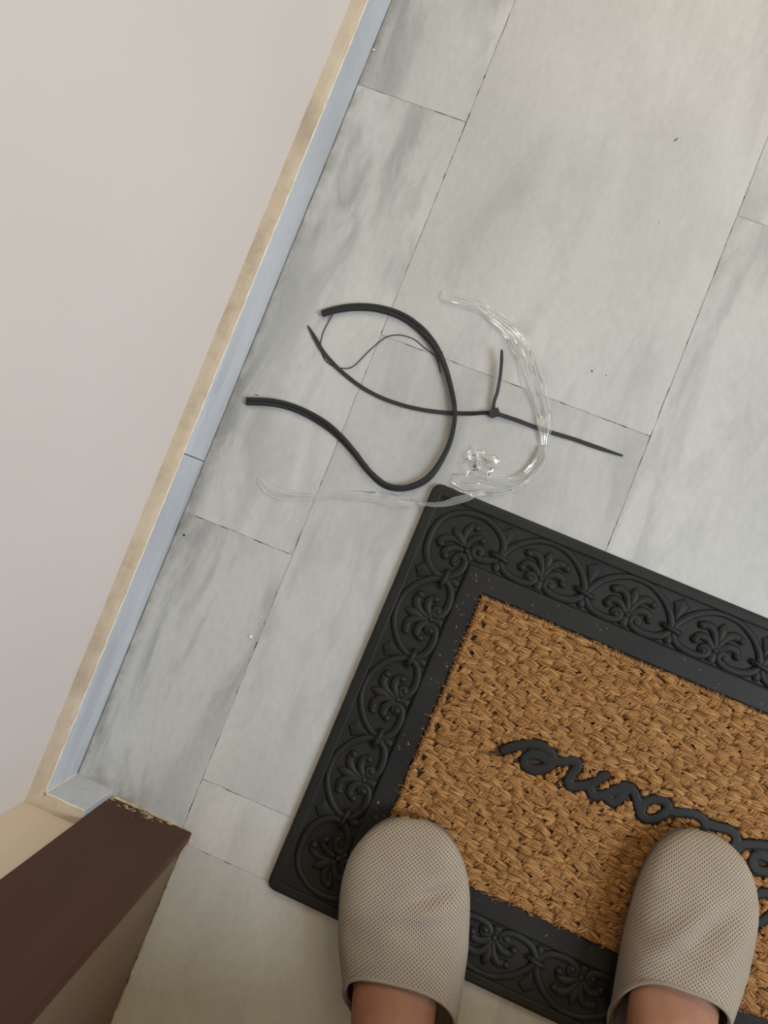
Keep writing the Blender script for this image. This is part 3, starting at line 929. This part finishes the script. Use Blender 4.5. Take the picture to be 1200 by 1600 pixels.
TR_ = [(26.7, 51.3, .38), (27.6, 51.33, .34), (29.2, 51.42, .26), (31.09, 51.44, .18), (33.35, 51.57, .12), (35.38, 51.72, .08), (37.44, 51.77, .08), (39.28, 51.85, .08), (40.53, 51.92, .1)]
P = spline([(a_ - ox, b_ - oy, z) for a_, b_, z in TR_], 0.3)
n = len(P)
v, f = sweep(P, band, [(0.45 + 0.55 * min(1, (n - 1 - i) / 8.0), 1.0) for i in range(n)]); obj('tapered_tail', v, f, M_NYLON, tie)
TU_ = [(26.62, 51.3, .42), (26.29, 52.29, .5), (26.24, 53.21, .62), (26.07, 54.2, .75), (25.82, 55.24, .85), (25.48, 56.36, .95), (25.18, 57.18, 1.0), (25.04, 57.54, 1.0)]
P = spline([(a_ - ox, b_ - oy, z) for a_, b_, z in TU_], 0.3)
n = len(P)
v, f = sweep(P, band, [(0.6 + 0.4 * min(1, (n - 1 - i) / 3.0), 1.0) for i in range(n)], [0.9] * n); obj('short_end', v, f, M_NYLON, tie)
hd = MB().box(-0.54, 0.54, -0.36, 0.36, 0.02, 0.66).box(-0.36, 0.36, -0.48, -0.36, 0.12, 0.54)
o = hd.obj('locking_head', M_NYLON, tie, (0.05, 0, 0), math.radians(42))
md = o.modifiers.new('bevel', 'BEVEL'); md.width = 0.0006; md.segments = 2

TH = [(7.08, 55.25, .25), (6.88, 54.16, .12), (6.75, 53.1, .05), (6.83, 52.11, .04), (7.01, 51.44, .04), (7.49, 50.71, .04), (8.14, 50.13, .04), (9.07, 49.89, .04), (9.94, 49.99, .04), (10.74, 50.29, .06), (11.25, 50.85, .06), (11.63, 51.73, .06), (12.05, 52.72, .06), (12.56, 53.73, .06), (13.05, 54.56, .06), (13.5, 55.02, .06), (14.13, 55.36, .06),
      (14.82, 55.58, .06), (16.13, 55.59, .06), (17.41, 55.14, .06), (18.62, 54.79, .06), (19.35, 54.15, .06), (19.95, 53.26, .06)]
P = spline([(a_ - 12, b_ - 53, z) for a_, b_, z in TH], 0.25)
v, f = sweep(P, circle(6, 0.055))
tag(obj('black_thread', v, f, M_NYLON, None, (12, 53, 0), smooth=True), 'fine black thread looping inside the curled rubber strip', 'thread')

film = tag(empty('clear_film_strip', (28, 45, 0)), 'crumpled strip of clear cellophane film curving from floor to doormat corner', 'plastic film')


def ribbon(name, pts, seed, zfun, folds, amp, ns=14, wk=1.0, shrink=0.0):
    P = spline([(a_ - 28, b_ - 45, w) for a_, b_, w in pts], 0.22)
    n = len(P)
    T = np.gradient(P[:, :2], axis=0); T /= np.linalg.norm(T, axis=1)[:, None] + 1e-9
    S = np.stack([-T[:, 1], T[:, 0]], 1)
    v, f = [], []
    for i in range(n):
        w = P[i, 2] * wk * (1 + 0.10 * noise.noise((i * 0.35, seed, 7)))
        for j in range(ns + 1):
            s = -1 + 2 * j / ns
            L = i * 0.22
            ph = 1.2 * noise.noise((L * 0.16, seed, 0)) + 0.2 * noise.noise((L * 0.6, seed, 5))
            tri = abs(((s * folds + ph) % 1.0) * 2 - 1)
            cr = tri ** 1.4 * 0.8 + 0.45 * noise.noise((s * 3.2, L * 0.32, seed)) + 0.16 * noise.noise((s * 8, L * 0.5, seed + 2)) + 0.07 * noise.noise((s * 5, L * 2.0, seed + 4))
            lat = s * w / 2 + 0.10 * w * noise.noise((s * 4, L * 0.4, seed + 9))
            z = zfun(P[i, 0] + 28, P[i, 1] + 45) + 0.03 + max(0.0, amp * min(w, 1.6) * (cr + 0.25))
            v.append((P[i, 0] + S[i, 0] * lat, P[i, 1] + S[i, 1] * lat, z))
            if i and j:
                k = i * (ns + 1) + j
                f.append((k - ns - 2, k - ns - 1, k, k - 1))
    return obj(name, v, f, M_FILM, film, fix=False, smooth=True)


FA = [(16.94, 61.01, 1.32), (18.97, 61.12, 1.32), (20.97, 61.14, 1.19), (23.0, 60.67, 1.45), (24.97, 59.97, 1.72), (26.44, 59.09, 1.98), (27.76, 57.87, 2.25), (28.93, 56.31, 2.25), (30.0, 55.01, 1.98), (31.0, 53.68, 1.72), (31.71, 52.39, 1.72), (32.25, 51.18, 1.32), (32.62, 50.05, 0.85)]
FB = [(32.57, 49.81, 0.75), (32.83, 48.85, 1.21), (32.62, 47.59, 1.21), (32.11, 46.22, 1.43), (31.04, 45.09, 1.65), (29.47, 44.35, 2.09), (27.81, 43.82, 2.2), (26.25, 43.32, 1.87), (25.21, 43.27, 1.1)]
FC = [(29.5, 43.6, 0.9), (28.17, 42.86, 0.66), (27.32, 42.06, 0.76), (26.43, 41.35, 0.76), (25.48, 40.6, 0.6), (24.5, 40.12, 0.50), (23.51, 39.81, 0.47), (22.25, 39.41, 0.75), (19.84, 38.86, 1.31), (17.05, 38.17, 1.03), (14.36, 37.21, 0.75), (13.16, 36.63, 0.56), (11.2, 35.86, 0.84), (8.94, 35.28, 1.13), (7.22, 35.42, 0.94), (6.17, 35.93, 0.47)]


def z_tie(x, y): return 0.34 * math.exp(-((y - 51.5) / 1.2) ** 2)


def z_mat(x, y):
    # lies over the corner of the mat, slack down to the floor on both sides
    dx, dy = x - 23.68, 42.42 - y
    return 0.80 * max(0.0, min(1.0, (min(dx, dy) + 0.9) / 0.9))


ribbon('upper_film', FA, 1.3, z_tie, 2.5, 0.22)
ribbon('upper_film', FA, 8.3, lambda x, y: z_tie(x, y) + 0.06, 1.7, 0.26, 10, 0.7)
ribbon('folded_film', FB, 2.3, z_mat, 3.5, 0.26)
ribbon('folded_film', FB, 5.1, lambda x, y: z_mat(x, y) + 0.15, 2.5, 0.30, 12, 0.8)
ribbon('twisted_tail', FC, 3.7, z_mat, 1.8, 0.28, 10)
ribbon('twisted_tail', FC[6:], 6.7, z_mat, 1.2, 0.30, 8, 0.7)
# crumpled tuft standing up between the fold and the tie
v, f = [], []
gn = 16
for i in range(gn + 1):
    for j in range(gn + 1):
        s, t = -1 + 2 * i / gn, -1 + 2 * j / gn
        x = -0.7 + s * 1.7 + 0.5 * noise.noise((s * 2.2, t * 2.2, 4))
        y = 0.8 + t * 1.35 + 0.5 * noise.noise((s * 2.2, t * 2.2, 14))
        z = 0.06 + max(0, 0.9 * (1 - 0.7 * (s * s + t * t) / 1.4) * (0.5 + 0.9 * noise.noise((s * 2.0, t * 2.0, 1.5)) + 0.25 * noise.noise((s * 4, t * 4, 2.5))))
        v.append((x, y, z))
        if i and j:
            k = i * (gn + 1) + j
            f.append((k - gn - 2, k - gn - 1, k, k - 1))
obj('crumpled_tuft', v, f, M_FILM, film, fix=False, smooth=True)

# ------------------------------------------------------------------ small debris
v, f = sweep([(-0.1, -0.22, 0.04), (0, 0, 0.05), (0.12, 0.22, 0.04)], circle(5, 0.05), [0.6, 1, 0.6])
tag(obj('dark_splinter', v, f, M_NYLON, None, (33.78, 84.87, 0)), 'short dark splinter lying alone on the large pale upper tile', 'splinter')
v, f = sweep([(-0.2, -0.03, 0.03), (0, 0.05, 0.06), (0.16, 0.10, 0.03)], circle(5, 0.05), [0.5, 1, 0.6])
tag(obj('dark_splinter', v, f, M_NYLON, None, (2.62, 44.05, 0)), 'tiny black shred beside the left end of the rubber strip', 'splinter')
whites = [(11.74, 20.22, .2, 'largest white plaster crumb on the long tile below the film tail'), (11.95, 22.6, .1, 'small white plaster crumb beside the joint left of doormat'),
          (27.33, 81.87, .09, 'uppermost white plaster crumb on the large upper tile, left of the dark splinter'), (30.87, 74.47, .09, 'white plaster crumb mid-tile below the dark splinter, left of its twin'),
          (35.41, 76.13, .11, 'white plaster crumb nearest the right joint of the large upper tile'), (0.25, 83.44, .16, 'white plaster crumb against the marble skirting near the top')]
for x, y, r_, lb in whites:
    q = MB(); r2 = random.Random(int(x * 100))
    q.ball((0, 0, r_ * 0.55), r_, 0.6, 6, 4)
    q.v = [(a_ + r2.uniform(-.3, .3) * r_, b_ + r2.uniform(-.3, .3) * r_, max(0.0, c)) for a_, b_, c in q.v]
    tag(q.obj('plaster_crumb', M_CRUMB, None, (x, y, 0)), lb, 'crumb', 'plaster crumbs on the floor')
darks = [(1.02, 27.42, .13, 'dark grit speck on the floor beside the skirting'), (34.49, 59.02, .08, 'dark grit speck above the right end of the cable tie'), (35.97, 59.15, .06, 'fainter dark grit speck right of its neighbour above the cable tie')]
for x, y, r_, lb in darks:
    q = MB(); r2 = random.Random(int(x * 100))
    q.ball((0, 0, r_ * 0.4), r_, 0.5, 6, 4)
    q.v = [(a_ + r2.uniform(-.3, .3) * r_, b_ + r2.uniform(-.3, .3) * r_, max(0.0, c)) for a_, b_, c in q.v]
    tag(q.obj('grit_speck', M_STRAP, None, (x, y, 0)), lb, 'grit', 'dark grit on the floor')


# ------------------------------------------------------------------ slippers
def sl_hw(s):
    a = 6.45 * math.sqrt(max(0.0, 1 - max(0.0, 1 - s / 10.0) ** 3.0))
    if s > 11: a *= 1 - 0.24 * ((s - 11) / 10.0) ** 1.35
    if s > 23: a *= math.sqrt(max(0.0, 1 - ((s - 23) / 5.0) ** 2))
    return a


def sl_top(s):
    # height of the vamp over the sole
    t = min(1.0, s / 7.0)
    return 1.1 + 3.1 * (1 - (1 - t) ** 2.2) ** 0.6 + 0.20 * max(0.0, s - 4)


def sl_shift(s): return 0.012 * (s - 4) ** 2 * 0.35 if s > 4 else 0.05 * (4 - s)


def slipper(name, label, loc, rz, tilt, side, creases, seed, wk=1.0, vamp=13.6):
    root = tag(empty(name, loc, rz), label, 'slipper', 'pair of taupe mesh slippers')
    root.rotation_euler = (tilt, 0, rz)
    # upper: rows along the foot (from toe), columns across
    NS, NC = 70, 64
    V, UV, F = [], [], []
    for i in range(NS + 1):
        for j in range(NC + 1):
            p = -1 + 2 * j / NC
            ap = abs(p)
            send = vamp + 8.5 * ap ** 2.3 + 1.3 * p
            fs = (i / NS) ** 1.25
            s = 0.02 + fs * send
            hw, tp = sl_hw(s) * wk, sl_top(s)
            zw = min(2.0, 0.9 + (tp - 0.9) * 0.5)
            # cross section: tucked below the widest line, superellipse above
            if ap > 0.86:
                k = (ap - 0.86) / 0.14
                x = hw * (1 - 0.07 * k * k); z = zw - (zw - 0.8) * k
            else:
                a = ap / 0.86 * math.pi / 2
                x = hw * math.sin(a) ** 0.82; z = zw + (tp - zw) * max(0.0, math.cos(a)) ** 0.78
            # sides sink towards the heel
            x = x * (1 if p >= 0 else -1)
            for (cx, cs, ang, ln, wd, dp) in creases:
                dx, ds = x - cx, s - cs
                u_ = dx * math.cos(ang) + ds * math.sin(ang)
                w_ = -dx * math.sin(ang) + ds * math.cos(ang)
                z += dp * math.exp(-(u_ / ln) ** 2 - (w_ / wd) ** 2) * (1 if ap < 0.86 else max(0, 1 - (ap - 0.86) / 0.07))
            z += 0.10 * noise.noise((x * 0.35, s * 0.35, seed)) * (1 if ap < 0.86 else 0)
            V.append((x + side * sl_shift(s), -s, z))
            UV.append((p * 10.5, s * 1.0))
            if i and j:
                k = i * (NC + 1) + j
                F.append((k - NC - 2, k - 1, k, k - NC - 1))
    # fabric coordinates in centimetres of cloth: across from the middle, along from the toe
    G = np.array(V).reshape(NS + 1, NC + 1, 3)
    dc = np.concatenate([np.zeros((NS + 1, 1)), np.cumsum(np.linalg.norm(np.diff(G, axis=1), axis=2), 1)], 1)
    dc -= dc[:, NC // 2:NC // 2 + 1]
    dl_ = np.concatenate([[0.0], np.cumsum(np.linalg.norm(np.diff(G[:, NC // 2], axis=0), axis=1))])
    sl_ = -G[:, :, 1]
    al = np.interp(sl_, -G[:, NC // 2, 1], dl_, right=None)
    al = np.where(sl_ > -G[-1, NC // 2, 1], dl_[-1] + (sl_ + G[-1, NC // 2, 1]) * 1.04, al)
    UV = np.stack([dc, al], -1).reshape(-1, 2).tolist()
    me = mesh('upper', V, F, M_KNIT, True, False, UV)
    me.materials.append(M_LINING)
    o = link('upper', me, root)
    md = o.modifiers.new('solid', 'SOLIDIFY'); md.thickness = 0.0035; md.offset = -1; md.material_offset = 1; md.material_offset_rim = 0
    # binding along the opening
    edge = [V[NS * (NC + 1) + j] for j in range(NC + 1)]
    v, f = sweep([(x, y, z - 0.05) for x, y, z in edge], circle(8, 0.21))
    obj('edge_binding', v, f, M_BIND, root, smooth=True)
    # sole and insole
    ring = []
    ss = [0.5 + 27.4 * (0.5 - 0.5 * math.cos(math.pi * i / 40)) for i in range(41)]
    L = [(-sl_hw(s) * 0.93 * wk + side * sl_shift(s), -s) for s in ss]
    R = [(sl_hw(s) * 0.93 * wk + side * sl_shift(s), -s) for s in reversed(ss[1:-1])]
    ring = L + R
    n = len(ring)
    v = [(x * 0.97, y * 0.985 - 0.2, 0.0) for x, y in ring] + [(x, y, 0.25) for x, y in ring] + [(x, y, 1.0) for x, y in ring] + [(x * 0.95, y * 0.98 - 0.3, 1.15) for x, y in ring]
    f = [tuple(range(n)), tuple(3 * n + i for i in range(n))]
    for k in range(3): f += [(k * n + i, k * n + (i + 1) % n, (k + 1) * n + (i + 1) % n, (k + 1) * n + i) for i in range(n)]
    obj('sole', v, f, M_SOLE, root)
    v = [(x * 0.90, y * 0.965 - 0.5, 1.16) for x, y in ring] + [(x * 0.86, y * 0.95 - 0.7, 1.35) for x, y in ring]
    f = [tuple(n + i for i in range(n))] + [(i, (i + 1) % n, n + (i + 1) % n, n + i) for i in range(n)]
    obj('insole', v, f, M_LINING, root)
    return root


A_L, A_R = math.radians(16.0), math.radians(9.5)
LOC_L, LOC_R = (33.9, 10.55, 1.56), (60.45, 20.4, 1.32)
TILT_L = math.radians(2.9)
slipper('slipper', 'taupe mesh house slipper on the left, heel off the doormat onto the tiles', LOC_L, A_L, TILT_L, 1,
        [(2.6, 5.9, -0.35, 2.6, 0.6, -0.6), (2.0, 7.4, -0.2, 3.2, 0.75, 0.35), (-1.5, 9.5, 0.3, 3.0, 1.2, 0.15), (1.0, 11.5, -0.6, 4.0, 1.0, -0.18)], 1.7, 0.99, 13.6)
slipper('slipper', 'taupe mesh house slipper on the right, covering part of the lettering', LOC_R, A_R, 0.0, -1,
        [(-2.0, 8.6, -0.75, 3.2, 1.0, 0.55), (0.8, 7.4, -0.75, 3.5, 0.9, -0.5), (2.2, 9.6, -0.8, 4.0, 1.0, 0.3), (-0.5, 10.9, 0.2, 3.0, 0.8, -0.12)], 4.2, 0.89, 12.9)

# ------------------------------------------------------------------ person (feet, legs; the rest is above the camera)
body = MB()


def rings(rs, k=20):
    """loft ellipse rings: (centre, x-vector, y-vector)"""
    V, F = [], []
    for c, ex, ey in rs:
        c, ex, ey = np.array(c), np.array(ex), np.array(ey)
        for j in range(k):
            a = 2 * math.pi * j / k
            V.append(c + ex * math.cos(a) + ey * math.sin(a))
    for i in range(len(rs) - 1):
        F += [(i * k + j, i * k + (j + 1) % k, (i + 1) * k + (j + 1) % k, (i + 1) * k + j) for j in range(k)]
    F += [tuple(range(k)), tuple((len(rs) - 1) * k + j for j in reversed(range(k)))]
    body.add(V, F)


def leg(loc, rz, tilt, hip, side):
    ca, sa = math.cos(rz), math.sin(rz)

    def Wd(x, y, z):
        z2 = z + y * math.sin(tilt)
        return np.array((loc[0] + x * ca - y * sa, loc[1] + x * sa + y * ca, loc[2] + z2))

    def Dv(x, y, z): return np.array((x * ca - y * sa, x * sa + y * ca, z))
    # foot: sections across the foot
    rs = []
    for s, hw, z0, z1, cx in ((2.0, 2.4, 1.4, 2.6, -.2), (4.0, 3.9, 1.4, 3.2, 0), (8.0, 4.6, 1.4, 4.0, .1), (11.0, 4.4, 1.4, 4.2, .1), (13.5, 4.2, 1.4, 5.2, 0), (16.0, 4.1, 1.4, 6.7, 0), (18.8, 3.9, 1.4, 8.9, 0), (21.5, 3.5, 1.4, 11, 0), (24.0, 3.2, 1.4, 8.0, 0), (26.2, 2.2, 1.6, 5.0, 0)):
        rs.append((Wd(cx * side, -s, (z0 + z1) / 2), Dv(hw, 0, 0), Dv(0, 0, (z1 - z0) / 2)))
    rings(rs)
    ank = Wd(0, -21.8, 8.5)
    hip = np.array(hip)
    knee = ank * 0.47 + hip * 0.53 + np.array((0, 3.5, 0)); knee[2] = 50
    rs = [(Wd(0, -22.0, 4.0), Dv(3.0, 0, 0), Dv(0, 3.4, 0)), (ank, Dv(3.5, 0, 0), Dv(0, 4.2, 0))]
    for t, rx, ry in ((0.12, 3.4, 4.0), (0.35, 4.3, 4.8), (0.62, 5.6, 6.0), (0.85, 5.2, 5.6), (1.0, 5.6, 6.0)):
        rs.append((ank + (knee - ank) * t + Dv(0, -1.2 * math.sin(math.pi * t), 0), Dv(rx, 0, 0), Dv(0, ry, 0)))
    for t, rx in ((0.15, 5.9), (0.4, 7.0), (0.75, 8.3), (1.0, 8.8)):
        rs.append((knee + (hip - knee) * t, Dv(rx, 0, 0), Dv(0, rx, 0)))
    rings(rs)
    for sx in (-1, 1):
        c = Wd(sx * 3.3, -22.0, 8.0 + 0.8 * (sx == -side))
        body.ball(c, 1.5, 1.0, 12, 8)
    # tendon and vein over the instep
    v, f = sweep([Wd(0.6 * side, -13.5, 4.6), Wd(0.5 * side, -15.5, 6.05), Wd(0.6 * side, -17.5, 7.5), Wd(0.3 * side, -19.5, 9.2)], circle(8, 0.42)); body.add(v, f)
    v, f = sweep([Wd(-1.6 * side, -14, 4.6), Wd(-1.3 * side, -15.5, 5.8), Wd(-1.9 * side, -17, 6.7), Wd(-1.7 * side, -19.5, 8.4)], circle(8, 0.33)); body.add(v, f)


HIP_L, HIP_R = (44.5, -14.0, 88.0), (63.5, -9.0, 88.0)
leg(LOC_L, A_L, TILT_L, HIP_L, 1)
leg(LOC_R, A_R - math.radians(3.5), 0.0, HIP_R, -1)
ex, ey = np.array((0.966, 0.259, 0)), np.array((-0.259, 0.966, 0))
pc = np.array((54.0, -11.5, 0))
rings([(pc + np.array((0, 0, z)) + ey * fy, ex * rx, ey * ry) for z, rx, ry, fy in ((82, 15.5, 9.5, 0), (90, 17.5, 11.5, 0), (98, 17, 11.5, 0), (106, 15.5, 11, .5))])
# trunk leaning forward over the mat, arms reaching down to where the picture is taken from
up3 = np.array((0, 0, 1.0))
TRUNK = [(106, 15.5, 11, 0.5), (114, 15, 10.5, 4), (123, 16.5, 11, 9), (131, 18.5, 11, 14), (138, 17.5, 9.5, 18), (142, 9, 7, 20.5), (146, 5.8, 5.8, 22), (150, 5.6, 5.8, 24)]
rings([(pc + up3 * z + ey * fy - ex * (z - 106) * 0.12, ex * rx, ey * ry) for z, rx, ry, fy in TRUNK])
HC = pc + up3 * 160 + ey * 29 - ex * 6.5
rings([(HC + up3 * z * 0.9 + ey * (-z * 0.45), ex * r_, ey * r_ * 1.2) for z, r_ in ((-12, 3), (-10, 5.2), (-5, 7.0), (0, 7.7), (5, 7.6), (9, 6.0), (11.5, 2.5))])
rings([(HC + ey * 9.5 + up3 * z, ex * r_, ey * r_) for z, r_ in ((-3.5, 1.5), (-2.0, 1.9), (2.5, 1.0))])


def limb(pts, rad):
    P = spline([tuple(p) + (r_,) for p, r_ in zip(pts, rad)], 1.5)
    v, f = sweep(P[:, :3], circle(14, 1.0), list(P[:, 3])); body.add(v, f)


for sd_, hand in ((-1, np.array((21.5, 30.0, 86.0))), (1, np.array((35.0, 36.0, 86.0)))):
    sh = pc + up3 * 135 + ey * 15 - ex * 3.5 + ex * sd_ * 18
    el = sh * 0.5 + hand * 0.5 + ex * sd_ * 6 - ey * 5 + up3 * -3
    limb([sh - ex * sd_ * 5, sh, sh * 0.5 + el * 0.5, el, el * 0.5 + hand * 0.5 + up3 * 1, hand - (hand - el) * 0.05], [5.5, 5.6, 4.8, 4.0, 3.8, 2.7])
    fw = ey
    ins = -ex * sd_
    limb([hand, hand + fw * 4 + ins * 0.5, hand + fw * 8 + ins * 1.0], [2.6, 3.2, 3.0])
    for k, ln in enumerate((6.3, 7.2, 6.8, 5.2)):
        b0 = hand + fw * 7.5 + ins * (k * 1.7 - 1.8) + up3 * 0.2
        limb([b0, b0 + fw * ln * 0.5 + up3 * 0.4, b0 + fw * ln * 0.85 + up3 * -0.5], [0.95, 0.9, 0.75])
    t0 = hand + fw * 3 + ins * 2.5
    limb([t0, t0 + ins * 2.2 + fw * 2 + up3 * 0.6, t0 + ins * 3.2 + fw * 4.6 + up3 * 0.6], [1.2, 1.0, 0.85])
person = tag(empty('person', (54.0, -11.5, 0)), 'person with bare ankles standing on doormat in taupe slippers', 'person')
v = [(a_ - 54.0, b_ + 11.5, c) for a_, b_, c in body.v]
o = obj('body', v, body.f, M_SKIN, person, smooth=True)
md = o.modifiers.new('remesh', 'REMESH'); md.mode = 'VOXEL'; md.voxel_size = 0.0045; md.use_smooth_shade = True
md = o.modifiers.new('smooth', 'SMOOTH'); md.iterations = 4; md.factor = 0.5
# shorts
body = MB()
for hip, lx in ((HIP_L, LOC_L), (HIP_R, LOC_R)):
    h = np.array(hip)
    kn = h * 0.6 + np.array((lx[0] + 4.5, lx[1] - 20, 0)) * 0.4
    rings([((h + (kn - h) * t) * np.array((1, 1, 0)) + np.array((0, 0, z)), ex * r_, ey * r_) for t, z, r_ in ((0.75, 56, 10.2), (0.5, 66, 10.4), (0.2, 78, 10.6), (0, 90, 10.6))])
rings([(pc + np.array((0, 0, z)), ex * rx, ey * ry) for z, rx, ry in ((80, 18, 12), (88, 19.2, 13), (98, 18.4, 12.8), (107, 16.8, 12.2))])
o = obj('shorts', [(a_ - 54.0, b_ + 11.5, c) for a_, b_, c in body.v], body.f, M_CLOTH, person, smooth=True)
md = o.modifiers.new('remesh', 'REMESH'); md.mode = 'VOXEL'; md.voxel_size = 0.009; md.use_smooth_shade = True
# shirt over the trunk and upper arms
body = MB()
rings([(pc + up3 * z + ey * fy - ex * (z - 106) * 0.12, ex * (rx + 1.3), ey * (ry + 1.3)) for z, rx, ry, fy in [(98, 17, 11.5, 0)] + TRUNK[:5] + [(141, 11.5, 8, 20)]])
for sd_, hand in ((-1, np.array((21.5, 30.0, 86.0))), (1, np.array((35.0, 36.0, 86.0)))):
    sh = pc + up3 * 135 + ey * 15 - ex * 3.5 + ex * sd_ * 18
    el = sh * 0.5 + hand * 0.5 + ex * sd_ * 6 - ey * 5 + up3 * -3
    limb([sh - ex * sd_ * 5, sh, sh * 0.5 + el * 0.5], [6.8, 7.0, 6.2])
o = obj('shirt', [(a_ - 54.0, b_ + 11.5, c) for a_, b_, c in body.v], body.f, M_CLOTH, person, smooth=True)
md = o.modifiers.new('remesh', 'REMESH'); md.mode = 'VOXEL'; md.voxel_size = 0.009; md.use_smooth_shade = True
